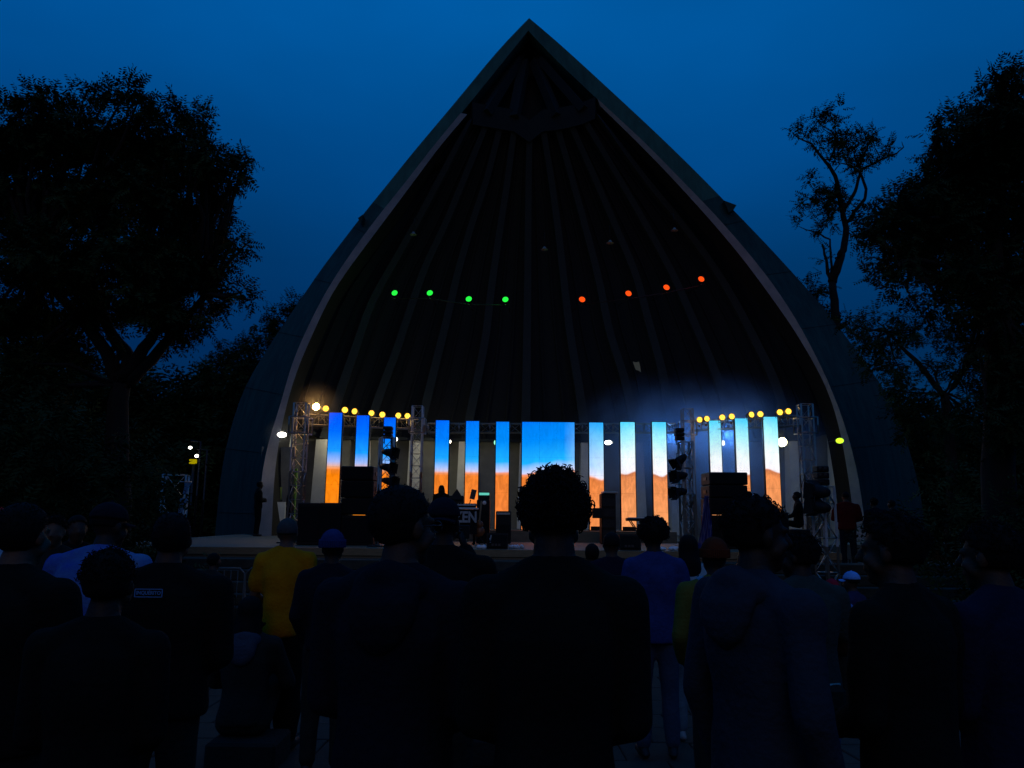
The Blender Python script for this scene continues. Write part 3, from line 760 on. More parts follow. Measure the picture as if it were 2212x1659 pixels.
column_of(1532, 1616, [1020, 1047, 1075, 1112, 1160], 17.8, .8, ['top black line array box of the right speaker stack', 'second black box from the top of the right speaker stack', 'third black box from the top of the right speaker stack', 'bottom black box of the right speaker stack, on the floor'], group='right speaker stack')
column_of(1619, 1660, [1107, 1160], 18.0, .8, ['low black subwoofer right of the right speaker stack'], name='subwoofer')
column_of(1663, 1706, [1108, 1160], 18.0, .8, ['low black subwoofer in front of the seated technician'], name='subwoofer')
def array(x0, x1, y0, y1, Y, n, label, hang):
    c, w, h = box_px(x0, x1, y0, y1, Y); t = empty('line_array', c - Vector((0, 0, h / 2)), label, 'speaker')
    for k in range(n):
        z = c.z + h / 2 - h * (k + .5) / n
        b = MB().bev((c.x, Y + .1, z), (w, .25, h / n * .9), .015, rx=R(2 * k)).build('array_box', M['black'], t)
        for sx in (-1, 1):
            MB().lathe([(.001, 0), (w * .16, -.004), (w * .19, .006)], (c.x + sx * w * .22, Y - .03 + k * .004, z), (0, 1, 0), 14).build('driver_cone', M['darksteel'], b)
    for dx in (-w * .4, w * .4):
        p = Vector((c.x + dx, Y + .1, c.z + (h / 2 if hang > 0 else -h / 2))); MB().tube([p, p + Vector((0, 0, hang))], .012, 5).build('hanger', M['darksteel'], t)
array(828, 846, 920, 946, 17.4, 3, 'small black line array hanging over the left lighting tower', -.12)
array(1460, 1479, 924, 951, 17.2, 3, 'small black line array over the top of the right lighting tower', -.1)
array(1764, 1792, 1006, 1048, 15.2, 3, 'small black line array on top of the far right lighting tower', -.12)

# front lighting towers with barn-door lamps
def barndoor_lamp(c, rz, rx, label, r=.1):
    t = empty('barn_door_lamp', c, label, 'lamp', 'dark lamps clamped to the lighting towers')
    m = Euler((rx, 0, rz)).to_matrix(); ax = m @ Vector((0, -1, 0))
    MB().lathe([(.001, -.2), (r * .55, -.2), (r * .8, -.12), (r, 0), (r, .06), (r * .9, .06), (r * .3, .0), (.001, -.01)], c, ax, 16).build('housing', M['black'], t)
    for k in range(4):
        q = m @ Matrix.Rotation(k * math.pi / 2, 3, 'Y'); a = [q @ Vector(v) for v in ((-r, -.06, r * .8), (r, -.06, r * .8), (r * 1.25, -.06 - r * 1.2, r * 1.5), (-r * 1.25, -.06 - r * 1.2, r * 1.5))]
        th = q @ Vector((0, .006, .006)); vs = [c + v for v in a] + [c + v + th for v in a]
        MB().add(vs, [(0, 1, 2, 3), (7, 6, 5, 4), (0, 4, 5, 1), (1, 5, 6, 2), (2, 6, 7, 3), (3, 7, 4, 0)]).build('barn_door', M['black'], t)
    y = MB(); side = m @ Vector((1, 0, 0)); up_ = Vector((0, 0, 1))
    y.tube([c - side * (r + .015), c - side * (r + .015) + up_ * (r + .07), c + side * (r + .015) + up_ * (r + .07), c + side * (r + .015)], .008, 5); y.build('yoke', M['darksteel'], t)
    return t
tF1, aF1, bF1 = tower(836, 946, 17.4, SZ, .27, 'dark truss lighting tower left of centre, beside the left speaker stack', single=True, rzt=R(20), sleeve=False)
tF2, aF2, bF2 = tower(1481, 955, 17.2, SZ, .25, 'upright silver truss lighting tower right of centre, in front of the smoke', single=True, rzt=R(8), sleeve=False)
tF3, aF3, bF3 = tower(1777, 1052, 15.2, -.1, .29, 'truss lighting tower at the far right, standing on the steps', single=True, rzt=R(28), sleeve=False)
for k, (x, y) in enumerate([(842, 978), (838, 1010), (842, 1040)]):
    barndoor_lamp(P(x, y, 17.1), R(60), R(10), f'dark barn door lamp, {ordn[k]} from the top on the left lighting tower', .09)
for k, (x, y) in enumerate([(1468, 995), (1467, 1028), (1466, 1063)]):
    barndoor_lamp(P(x, y, 17.0), R(-65), R(10 if k else 35), f'dark barn door lamp, {ordn[k]} from the top on the right lighting tower', .095)
for k, (x, y) in enumerate([(1770, 1062), (1771, 1095)]):
    barndoor_lamp(P(x, y, 14.95), R(-150), R(-8), f'round dark lamp, {["upper", "lower"][k]} of two on the far right lighting tower', .13)

# ---------------------------------------------------------------- stage furniture
def thing_at(name, x, z, Y, label, cat, group=None):
    q = PZ(x, z, Y); return empty(name, (q.x, Y, z), label, cat, group), q
# performer's table with lettering on the black drape
Yd = 18.6
a, c = P(948, 1096, Yd), P(1031, 1096, Yd); w = c.x - a.x; xm = (a.x + c.x) / 2; zt = a.z
t = empty('performer_table', (xm, Yd, SZ), 'black draped table with white capital letters on its front', 'table')
MB().bev((xm, Yd + .35, zt - .02), (w, .7, .04), .008).build('table_top', M['white'], t)
dr = MB(); n = 40; rows = [[], []]
for k in range(n + 1):
    x = a.x + w * k / n; dy = .012 * math.sin(k * 1.9)
    rows[0].append(Vector((x, Yd - .012 + dy * .3, zt - .045))); rows[1].append(Vector((x, Yd - .02 + dy, zt - .62)))
dr.grid(rows); dr.grid([[q + Vector((0, .01, 0)) for q in r_] for r_ in rows], flip=True)
dr.build('drape', M['cloth_black'], t)
for sx in (a.x + .08, c.x - .08):
    for sy in (.08, .62): MB().tube([(sx, Yd + sy, SZ), (sx, Yd + sy, zt - .04)], .018, 6).build('leg', M['darksteel'], t)
M['letter'] = principled('white_lettering', (.34, .34, .34), .7)
def text(body, loc, size, mat, parent, rx=R(90), rz=0, ext=.004, sx=1, ry=0, bold=0):
    cu = bpy.data.curves.new('lettering', 'FONT'); cu.body = body; cu.offset = bold; cu.size = size; cu.extrude = ext; cu.align_x = 'CENTER'; cu.align_y = 'CENTER'
    tmp = bpy.data.objects.new('tmp_text', cu); col.objects.link(tmp)
    me = bpy.data.meshes.new_from_object(tmp.evaluated_get(bpy.context.evaluated_depsgraph_get())); bpy.data.objects.remove(tmp)
    me.materials.clear(); me.materials.append(mat); o = bpy.data.objects.new('lettering', me); col.objects.link(o); o.parent = parent
    o.location = Vector(loc) - ORG[parent.name]; o.rotation_euler = (rx, ry, rz); o.scale = (sx, 1, 1); return o
text('ZEN', (P(1006, 1118, Yd - .05).x, Yd - .05, P(1006, 1118, Yd - .05).z), .35, M['letter'], t, sx=.8, bold=.012)
# equipment on it
q = P(1010, 1090, Yd + .3)
ctl = empty('mixing_console', (q.x, Yd + .35, zt), 'long flat mixing desk on the draped table', 'mixer')
MB().bev((q.x - .1, Yd + .35, zt + .05), (.62, .42, .07), .01, rx=R(6)).build('body', M['black'], ctl)
MB().box((q.x - .1, Yd + .12, zt + .065), (.60, .015, .02)).build('edge_strip', M['white'], ctl)
for k in range(9): MB().box((q.x - .36 + k * .065, Yd + .35, zt + .10), (.02, .03, .02)).build('fader', M['steel'], ctl)
q = P(985, 1070, Yd + .3)
lap = empty('laptop', (q.x, Yd + .4, zt + .09), 'open laptop with its back to the crowd, peaked silhouette beside the performer', 'laptop')
MB().bev((q.x, Yd + .5, zt + .19), (.36, .26, .2), .01).build('riser_stand', M['darksteel'], lap)
MB().add([q + Vector(v) for v in ((-.17, 0, -.10), (.19, 0, -.10), (.02, .05, .16), (-.17, .02, -.10), (.19, .02, -.10), (.02, .07, .16))], [(0, 1, 2), (5, 4, 3), (0, 3, 4, 1), (1, 4, 5, 2), (2, 5, 3, 0)]).build('screen_lid', M['black'], lap)
# music stand
q = PZ(1023, 1.2, 21.2)
ms = empty('music_stand', (q.x, 19.4, SZ), 'thin music stand in front of the orange screen column', 'stand')
c = P(1022, 1068, 19.4); f = P(1016, 1090, 19.4)
MB().box((c.x, 19.4, c.z), (.13, .02, .25), 0, R(-15), R(12)).build('desk', M['darksteel'], ms)
MB().tube([(c.x - .06, 19.42, c.z - .13), (f.x - .02, 19.42, f.z), (f.x - .02, 19.42, SZ + .3)], .012, 6).build('post', M['darksteel'], ms)
for k in range(3):
    an = k * 2.1; MB().tube([(f.x - .02, 19.42, SZ + .3), (f.x - .02 + .28 * math.cos(an), 19.42 + .28 * math.sin(an), SZ + .01)], .01, 5).build('leg', M['darksteel'], ms)
# bass amplifier stack with lit display, small amp, guitar on stand
c, w, h = box_px(1030, 1057, 1062, 1148, 19.8)
am = empty('bass_amplifier', (c.x, 19.8, SZ), 'tall dark amplifier stack with a teal lit head', 'amplifier')
zb = SZ; zt_ = c.z + h / 2
MB().bev((c.x, 20.1, (zb + zt_ - .2) / 2), (w, .55, zt_ - .2 - zb), .02).build('cabinet', M['black'], am)
hd = MB().bev((c.x + .02, 20.1, zt_ - .1), (w * .85, .45, .19), .015).build('amp_head', M['black'], am)
MB().bev((c.x + .02, 19.87, zt_ - .055), (w * .78, .015, .06), .004).build('display', M['e_teal'], hd)
MB().lathe([(.001, -.01), (.04, -.01), (.05, .0)], (c.x + .03, 19.82, zt_ - .28), (0, 1, 0), 12).build('badge', M['white'], am)
MB().bev((c.x, 19.82, (zb + zt_ - .2) / 2 - .1), (w * .86, .015, (zt_ - zb) * .6), .004).build('grille', M['grille'], am)
c, w, h = box_px(1071, 1104, 1104, 1150, 19.6)
sa = empty('guitar_amplifier', (c.x, 19.6, SZ), 'low boxy guitar amplifier in front of the sixth screen column', 'amplifier')
MB().bev((c.x, 19.85, (SZ + c.z + h / 2) / 2), (w, .4, c.z + h / 2 - SZ), .02).build('cabinet', M['black'], sa)
MB().bev((c.x, 19.64, SZ + .28), (w * .88, .015, .4), .004).build('grille', M['grille'], sa)
MB().box((c.x, 19.64, c.z + h / 2 - .06), (w * .86, .015, .05)).build('control_panel', M['steel'], sa)
q = P(1045, 1132, 19.0)
gu = empty('electric_guitar', (q.x, 19.0, SZ), 'electric guitar resting on a floor stand in front of the amplifier stack', 'guitar')
body = MB(); body.lathe([(.001, -.02), (.13, -.02), (.145, 0), (.13, .02), (.001, .02)], (q.x - .12, 19.0, SZ + .32), (0, -1, .2), 18); body.lathe([(.001, -.02), (.09, -.02), (.10, 0), (.09, .02), (.001, .02)], (q.x - .11, 19.03, SZ + .48), (0, -1, .2), 18)
body.build('body', principled('guitar_sunburst', (.22, .07, .02), .3, var=.3, scale=8), gu)
MB().bar((q.x - .11, 19.02, SZ + .52), (q.x - .07, 19.14, SZ + 1.05), .04, .02).build('neck', M['wood'], gu)
MB().box((q.x - .065, 19.15, SZ + 1.1), (.06, .02, .14)).build('headstock', M['black'], gu)
s_ = MB(); s_.tube([(q.x - .28, 18.9, SZ + .01), (q.x - .12, 19.06, SZ + .2), (q.x + .04, 18.9, SZ + .01)], .01, 5); s_.tube([(q.x - .12, 19.06, SZ + .2), (q.x - .12, 19.3, SZ + .01)], .01, 5); s_.tube([(q.x - .12, 19.06, SZ + .2), (q.x - .1, 19.12, SZ + .62)], .01, 5); s_.build('floor_stand', M['darksteel'], gu)
# drum-like dark stack and keyboard, right of the middle
c, w, h = box_px(1299, 1331, 1066, 1146, 20.0)
ds = empty('equipment_rack', (c.x, 20.0, SZ), 'tall dark equipment rack with a lighter top shelf, in the haze', 'rack')
MB().bev((c.x, 20.25, (SZ + c.z + h / 2) / 2), (w, .5, c.z + h / 2 - SZ), .02).build('cabinet', M['black'], ds)
MB().bev((c.x + .05, 20.2, c.z + h / 2 + .03), (w * 1.05, .45, .05), .01).build('top_shelf', M['steel'], ds)
MB().bev((c.x - w / 2 - .1, 20.0, c.z + h / 2 - .5), (.26, .2, .26), .01).build('side_monitor', M['black'], ds)
for k in range(4): MB().box((c.x, 19.99, SZ + .25 + k * .27), (w * .84, .015, .2)).build('rack_unit', M['darksteel'], ds)
c, w, h = box_px(1364, 1396, 1118, 1148, 20.2)
kb = empty('keyboard', (c.x, 20.2, SZ), 'small keyboard on a crossed stand in front of the peach screens', 'keyboard')
MB().bev((c.x, 20.3, c.z + h / 2 - .05), (.62, .3, .08), .015).build('body', M['darksteel'], kb)
MB().box((c.x, 20.2, c.z + h / 2 - .005), (.56, .12, .02)).build('key_bed', M['white'], kb)
for sy in (.1, .4):
    for sg in (-1, 1): MB().bar((c.x - sg * .2, 20.1 + sy, SZ + .01), (c.x + sg * .2, 20.1 + sy, c.z + h / 2 - .09), .025).build('leg', M['darksteel'], kb)
# wedges
def wedge(x0, x1, yb, Y, label):
    a, c = PZ(x0, SZ, Y), PZ(x1, SZ, Y); w = c.x - a.x; xm = (a.x + c.x) / 2
    t = empty('floor_monitor', (xm, Y, SZ), label, 'speaker', 'floor monitors along the stage edge')
    pr = [(0, .0), (.5, 0), (.5, .12), (.16, .32), (.05, .33)]; vs = []
    for x in (xm - w / 2, xm + w / 2): vs += [Vector((x, Y + p_, SZ + .004 + q_)) for p_, q_ in pr]
    MB().add(vs, [(4, 3, 2, 1, 0), (5, 6, 7, 8, 9)] + [(i, (i + 1) % 5, 5 + (i + 1) % 5, 5 + i) for i in range(5)]).build('cabinet', M['black'], t)
    bk = MB().bev((xm, Y - .0, SZ + .17), (w * .9, .02, .26), .005, rx=R(-9)).build('back_panel', M['grille'], t)
    for k in range(3): MB().box((xm - w * .22 + k * w * .16, Y - .02, SZ + .09), (.05, .012, .05), 0, R(-9)).build('socket', M['darksteel'], bk)
    return t, xm, w
t, xm, w = wedge(1051, 1097, 1181, 16.62, 'black floor monitor with a white tick mark on the stage edge')
tk = MB(); tk.bar((xm - w * .36, 16.60, SZ + .23), (xm - w * .33, 16.60, SZ + .17), .02, .01); tk.bar((xm - w * .33, 16.60, SZ + .17), (xm - w * .29, 16.60, SZ + .29), .025, .01); tk.bar((xm - w * .35, 16.595, SZ + .14), (xm - w * .30, 16.595, SZ + .14), .02, .01)
tk.build('tick_mark', M['letter'], t)
wedge(1339, 1385, 1190, 16.62, 'plain black floor monitor on the stage edge left of the afro')
# crumpled paper and cable heap on stage
for nm, x0, x1, Y, lab in (('cable_heap', 1102, 1134, 17.0, 'heap of pale crumpled sheets and cable on the stage right of the floor monitor'), ('cable_heap', 1034, 1050, 16.7, 'small heap of pale cable on the stage left of the floor monitor'), ('cable_heap', 1430, 1462, 16.8, 'heap of pale bottles and cloths at the stage edge beside the afro')):
    a, c = PZ(x0, SZ, Y), PZ(x1, SZ, Y); b = MB()
    for k in range(9):
        b.ell((random.uniform(a.x, c.x), Y + random.uniform(-.1, .15), SZ + .035), (random.uniform(.03, .08), .05, random.uniform(.02, .05)), 7, 5, Euler((random.random(), random.random(), random.random() * 3)).to_matrix())
    tag(b.build(nm, M['paper'], origin=((a.x + c.x) / 2, Y, SZ)), lab, 'cables')
# blue tarp and board beside the right stack
b = MB(); rows = []
top = P(1527, 1072, 17.6); 
for j in range(14):
    t_ = j / 13; row = []
    for k in range(9):
        s_ = k / 8; x = P(1520 - 22 * t_ ** 1.3 + s_ * 14, 0, 17.6).x
        z = top.z + (SZ + .01 - top.z) * t_
        row.append(Vector((P(1521 - 24 * t_ ** 1.2 + s_ * (10 + 24 * t_ ** 1.2), 1100, 17.6).x, 17.55 + .05 * math.sin(k * 1.7 + j * .6) - .25 * t_, z + .03 * math.sin(k * 1.3))))
    rows.append(row)
b.grid(rows); b.grid([[q + Vector((0, .008, 0)) for q in r_] for r_ in rows], flip=True)
tag(b.build('tarpaulin', M['tarp'], origin=(top.x, 17.6, SZ)), 'crumpled blue tarpaulin draped down beside the right speaker stack', 'tarpaulin')
a = P(1528, 1098, 17.75); MBb = MB().bev((a.x - .0, 17.72, (a.z + SZ) / 2), (.10, .05, a.z - SZ), .006, rx=R(-2))
tag(MBb.build('plywood_board', M['wood'], origin=(a.x, 17.75, SZ)), 'narrow upright plywood board between blue tarpaulin and speaker stack', 'board')
# torn patch on the vault
q = P(1375, 792, 29.3)
b = MB(); pts = [(-.14, .2), (-.02, .17), (.1, .2), (.14, .02), (.17, -.22), (.08, -.15), (-.03, -.12), (-.08, .02)]
b.add([q + Vector((x, 0, z)) for x, z in pts] + [q + Vector((x, .02, z)) for x, z in pts], [tuple(range(8))[::-1], tuple(range(8, 16))] + [(i, (i + 1) % 8, 8 + (i + 1) % 8, 8 + i) for i in range(8)])
b.build('torn_lining_patch', principled('torn_patch', (.4, .36, .18), .9, var=.3, scale=10), shell)

# low smoke on the right of the stage
def smoke(name, lo, hi, dens, label, cscale=.55, thr=.40):
    lo, hi = Vector(lo), Vector(hi); c = (lo + hi) / 2
    b = MB().box(c, hi - lo)
    m = bpy.data.materials.new(name + '_volume'); m.use_nodes = True; nt = m.node_tree; n = nt.nodes; l = nt.links; n.clear()
    o_ = n.new('ShaderNodeOutputMaterial'); v = n.new('ShaderNodeVolumePrincipled'); v.inputs['Color'].default_value = (.36, .62, 1, 1); v.inputs['Anisotropy'].default_value = .25  # blue of the stage light put into the smoke's own colour
    tc = n.new('ShaderNodeTexCoord'); nz = n.new('ShaderNodeTexNoise'); nz.inputs['Scale'].default_value = cscale; nz.inputs['Detail'].default_value = 4; nz.inputs['Distortion'].default_value = .6
    l.new(tc.outputs['Object'], nz.inputs['Vector'])
    mr_ = n.new('ShaderNodeMapRange'); mr_.inputs['From Min'].default_value = thr; mr_.inputs['From Max'].default_value = .68; mr_.inputs['To Max'].default_value = dens
    l.new(nz.outputs['Fac'], mr_.inputs['Value'])
    # soft edges: fade towards the box faces
    gr = n.new('ShaderNodeVectorMath'); gr.operation = 'SUBTRACT'; gr.inputs[1].default_value = (.5, .5, .5); l.new(tc.outputs['Generated'], gr.inputs[0])
    ln = n.new('ShaderNodeVectorMath'); ln.operation = 'LENGTH'; l.new(gr.outputs[0], ln.inputs[0])
    fd = n.new('ShaderNodeMapRange'); fd.inputs['From Min'].default_value = .5; fd.inputs['From Max'].default_value = .0; fd.interpolation_type = 'SMOOTHSTEP'; l.new(ln.outputs['Value'], fd.inputs['Value'])
    mu_ = n.new('ShaderNodeMath'); mu_.operation = 'MULTIPLY'; l.new(mr_.outputs[0], mu_.inputs[0]); l.new(fd.outputs[0], mu_.inputs[1])
    l.new(mu_.outputs[0], v.inputs['Density']); l.new(v.outputs[0], o_.inputs['Volume'])
    o = b.build(name, m, origin=(c.x, c.y, lo.z)); tag(o, label, 'smoke', kind='stuff'); return o
smoke('stage_smoke', (1.2, 19.6, SZ + .02), (10.2, 29.5, 6.4), .95, 'pale blue smoke drifting over the right half of the stage')

def lamp_smoke(x, y, Y, r, dens, label):  # haze ball added round a lamp to imitate its bloom
    c = P(x, y, Y); b = MB().ell(c, r, 24, 16)
    m = bpy.data.materials.new('lamp_smoke_volume'); m.use_nodes = True; nt = m.node_tree; n = nt.nodes; l = nt.links; n.clear()  # volume of the added haze ball, imitates lamp bloom
    o_ = n.new('ShaderNodeOutputMaterial'); v = n.new('ShaderNodeVolumePrincipled'); v.inputs['Color'].default_value = (.95, .95, .95, 1)
    tc = n.new('ShaderNodeTexCoord'); ln = n.new('ShaderNodeVectorMath'); ln.operation = 'LENGTH'; l.new(tc.outputs['Object'], ln.inputs[0])
    fd = n.new('ShaderNodeMapRange'); fd.inputs['From Min'].default_value = r; fd.inputs['From Max'].default_value = 0; fd.inputs['To Max'].default_value = dens; fd.interpolation_type = 'SMOOTHSTEP'; l.new(ln.outputs['Value'], fd.inputs['Value'])
    l.new(fd.outputs[0], v.inputs['Density']); l.new(v.outputs[0], o_.inputs['Volume'])
    tag(b.build('lamp_smoke', m, origin=c), label, 'smoke', kind='stuff')  # added haze ball, stands in for the lamp's bloom
lamp_smoke(684, 879, 19.4, .75, .10, 'added haze ball glowing orange round the hottest lamp')
lamp_smoke(609, 939, 24.3, .7, .06, 'added haze ball glowing round the left floodlight')
lamp_smoke(1690, 955, 27.1, .8, .06, 'added haze ball glowing round the pale yellow floodlight')

# ---------------------------------------------------------------- beyond the shell on the left: scaffold, banner, far lights
Yq = 20
sc_t, sa_, sb_ = tower(381, 1026, Yq, -.3, .55, 'pale scaffold tower with hanging cloth left of the shell', single=True, rzt=R(15), sleeve=False)
for (x0, y0, x1, y1, lab) in ((398, 1042, 412, 1068, 'small blue cloth hanging from the arm of the scaffold'), (388, 1076, 404, 1108, 'pale blue cloth hanging low on the scaffold')):
    a, c = P(x0, y0, Yq - .4), P(x1, y1, Yq - .4); b = MB(); rows = []
    for j in range(6):
        t_ = j / 5; rows.append([Vector((a.x + (c.x - a.x) * s_ * (1 - .6 * t_) + (0 if x0 > 390 else 0), Yq - .4 + .03 * math.sin(s_ * 9 + j), a.z + (c.z - a.z) * t_)) for s_ in (0, .25, .5, .75, 1)])
    b.grid(rows); b.grid([[q + Vector((0, .006, 0)) for q in r_] for r_ in rows], flip=True)
    tag(b.build('hanging_cloth', principled('hanging_cloth_blue', (.25, .4, .6), .8, var=.3, scale=6), origin=(a.x, Yq - .4, c.z)), lab, 'cloth')
a, c = P(388, 1041, Yq - .38), P(414, 1041, Yq - .38)
arm = MB().tube([a, c], .025, 6); arm.build('scaffold_arm', M['steel'], sc_t)
for k, (x, y, r_) in enumerate(((411, 967, .09), (425, 985, .10))):
    q = P(x, y, 39); t = empty('street_lamp', (q.x, 39, -.3), f'{["upper", "lower"][k]} tiny white street light far off between the left trees', 'street lamp', 'far street lights')
    MB().tube([(q.x + .5, 39, -.3), (q.x + .5, 39, q.z + .3), (q.x, 39, q.z + .35)], .06, 6).build('pole', M['darksteel'], t)
    MB().ell(q, (r_, r_, r_ * .8)).build('globe', M['e_small'], t)
q0, q1 = P(410, 992, 38), P(424, 1002, 38)
sg = empty('shop_sign', ((q0.x + q1.x) / 2, 38, -.3), 'tiny yellow lit sign far off between the left trees', 'sign')
MB().bev(((q0.x + q1.x) / 2, 38, (q0.z + q1.z) / 2), (q1.x - q0.x, .15, q0.z - q1.z), .02).build('lightbox', M['e_sign'], sg)
MB().tube([((q0.x + q1.x) / 2, 38.1, -.3), ((q0.x + q1.x) / 2, 38.1, q0.z)], .08, 6).build('pole', M['darksteel'], sg)

# crowd barriers before the steps
def barrier(x0, x1, Y, label):
    a, c = PZ(x0, -.3, Y), PZ(x1, -.3, Y); h = 1.02
    t = empty('crowd_barrier', ((a.x + c.x) / 2, Y, -.3), label, 'barrier', 'steel crowd barriers before the steps')
    z0, z1 = -.3 + .12, -.3 + h
    MB().tube([(a.x, Y, z0), (a.x, Y, z1 - .08), (a.x + .08, Y, z1), (c.x - .08, Y, z1), (c.x, Y, z1 - .08), (c.x, Y, z0), (a.x, Y, z0)], .019, 8).build('frame', M['galv'], t)
    n = int((c.x - a.x) / .1)
    me = MB().tube([(0, 0, z0 + .3), (0, 0, z1 + .3)], .008, 5).mesh('bar')
    me.materials.append(M['galv'])
    for k in range(1, n):
        o = bpy.data.objects.new('bar', me); col.objects.link(o); o.parent = t
        o.location = (a.x + (c.x - a.x) * k / n - t.location.x, 0, 0)
    for x in (a.x + .25, c.x - .25): MB().bar((x, Y - .25, -.29), (x, Y + .25, -.29), .04, .015).bar((x, Y, -.29), (x, Y, z0), .03).build('foot', M['galv'], t)
barrier(445, 520, 12.8, 'steel crowd barrier left of the yellow shirt')
barrier(523, 600, 12.8, 'steel crowd barrier half hidden behind the yellow shirt')

# ---------------------------------------------------------------- trees
def leaf_mesh(name, centers, radii, per_m2, lsize, mat, droop=.35, n_per=13, flat=.8, seed=1):
    """pinnate twigs spread through blobs: each twig carries pairs of narrow leaflets"""
    r_ = np.random.default_rng(seed); tw = []; td = []
    for c, r in zip(centers, radii):
        n = max(3, int(per_m2 * r * r))
        d = r_.normal(size=(n, 3)); d /= np.linalg.norm(d, axis=1)[:, None]
        if r > .25:
            ns = 9; sd = r_.normal(size=(ns, 3)); sd /= np.linalg.norm(sd, axis=1)[:, None]
            sc = sd * (r * (.45 + .5 * r_.random((ns, 1)))); sr = r * (.22 + .26 * r_.random(ns))
            pick = r_.integers(0, ns + 2, n); inner = pick >= ns; pk = np.minimum(pick, ns - 1)
            loc = np.where(inner[:, None], d * (r * .8 * r_.random(n) ** .5)[:, None], sc[pk] + d * (sr[pk] * r_.random(n) ** .5)[:, None])
            p = np.array(c) + loc * np.array([1, 1, flat])
        else:
            rad = r * r_.random(n) ** .45; p = np.array(c) + d * rad[:, None] * np.array([1, 1, flat])
        dirv = d + r_.normal(size=(n, 3)) * .6 + np.array([0, 0, -droop]); dirv /= np.linalg.norm(dirv, axis=1)[:, None]
        tw.append(p); td.append(dirv)
    tw = np.concatenate(tw); td = np.concatenate(td); N = len(tw)
    upv = np.tile([0, 0, 1.0], (N, 1)) + r_.normal(size=(N, 3)) * .35
    side = np.cross(td, upv); side /= np.linalg.norm(side, axis=1)[:, None] + 1e-9
    nor = np.cross(side, td)
    V = []; L = lsize
    for k in range(n_per):
        t = (k // 2 + .5) / (n_per / 2); sg = 1 if k % 2 else -1
        sz = L * (1.1 - .45 * t) * (.75 + .5 * r_.random((N, 1)))
        b = tw + td * (t * L * 2.6)
        dr = side * sg * .85 + td * .5 + nor * (-.3 + .25 * r_.normal(size=(N, 1)))
        dr /= np.linalg.norm(dr, axis=1)[:, None]
        wv = np.cross(dr, nor); wv /= np.linalg.norm(wv, axis=1)[:, None] + 1e-9
        wd = sz * .17
        V.append(np.stack([b, b + dr * sz * .45 + wv * wd, b + dr * sz, b + dr * sz * .5 - wv * wd], axis=1))
    V = np.concatenate(V).reshape(-1, 3); nf = len(V) // 4
    me = bpy.data.meshes.new(name); me.vertices.add(len(V)); me.vertices.foreach_set('co', V.astype(np.float32).ravel())
    me.loops.add(nf * 4); me.loops.foreach_set('vertex_index', np.arange(nf * 4, dtype=np.int32))
    me.polygons.add(nf); me.polygons.foreach_set('loop_start', np.arange(0, nf * 4, 4, dtype=np.int32)); me.polygons.foreach_set('loop_total', np.full(nf, 4, np.int32))
    me.update(); me.materials.append(mat); return me

def wob(a, b, n=6, amp=.08):
    a, b = Vector(a), Vector(b); L = (b - a).length
    return [a.lerp(b, i / n) + (Vector((random.uniform(-1, 1), random.uniform(-1, 1), random.uniform(-1, 1))) * L * amp * math.sin(math.pi * i / n)) for i in range(n + 1)]

def tree(label, blobs, Y, trunk, per_m2=330, lsize=.15, mat='leaf', spread=.9, trunk_r=.22, limbs=None, seed=1, twigs=True, z0=-.3, group=None, name='tree', flat=.8, droop=.35):
    """blobs: survey (x, y, radius) of the crown's lobes; the lobes get their own depth"""
    rr = random.Random(seed); base = PZ(trunk[0][0], z0, Y); t = empty(name, (base.x, Y, z0), label, 'tree', group)
    cs = []; rs = []; k = Y / FPX
    for x, y, r in blobs:
        yy = Y + rr.uniform(-1, 1) * spread; c = P(x, y, yy); cs.append(c); rs.append(r * k)
        if r > 40:       # a second lobe behind and before keeps the crown deep
            for dy in (-1, 1): cs.append(c + Vector((rr.uniform(-.1, .1), dy * r * k * .8, rr.uniform(-.1, .1)))); rs.append(r * k * .72)
    me = leaf_mesh('crown', [np.array(c - base) for c in cs], rs, per_m2, lsize, M[mat], seed=seed, flat=flat, droop=droop)
    link_mesh('crown', me, None, t)
    pts = [base + Vector((0, 0, -.1))] + [P(x, y, Y) for x, y in trunk[1:]]
    tr = MB(); fine = []
    for a, b_ in zip(pts, pts[1:]): fine += wob(a, b_, 4, .025)[:-1]
    fine.append(pts[-1]); n = len(fine); tr.tube(fine, [trunk_r * (1 - .45 * i / (n - 1)) * (1.35 if i == 0 else 1) for i in range(n)], 10); tr.build('trunk', M['bark'], t)
    top = pts[-1]
    if limbs is None: limbs = []
    for lb in limbs:
        q = [P(x, y, Y + dy) for x, y, dy in lb[0]]; f = []
        for a, b_ in zip(q, q[1:]): f += wob(a, b_, 3, .04)[:-1]
        f.append(q[-1]); m_ = len(f); MB().tube(f, [lb[1] + (lb[2] - lb[1]) * i / (m_ - 1) for i in range(m_)], 8).build('limb', M['bark'], t)
    if twigs:
        tw = MB(); ends = [P(*lb[0][-1][:2], Y) for lb in limbs] + [top]
        for c, r in zip(cs, rs):
            s_ = min(ends, key=lambda e_: (e_ - c).length); tw.tube(wob(s_, c, 4, .06), [trunk_r * .22, trunk_r * .18, trunk_r * .14, trunk_r * .1, trunk_r * .05], 5)
            for _ in range(3): tw.tube(wob(c, c + Vector((rr.uniform(-1, 1), rr.uniform(-1, 1), rr.uniform(-.5, 1))) * r * .9, 3, .08), [trunk_r * .06, .018, .012, .006], 4)
        tw.build('branches', M['bark'], t)
    return t

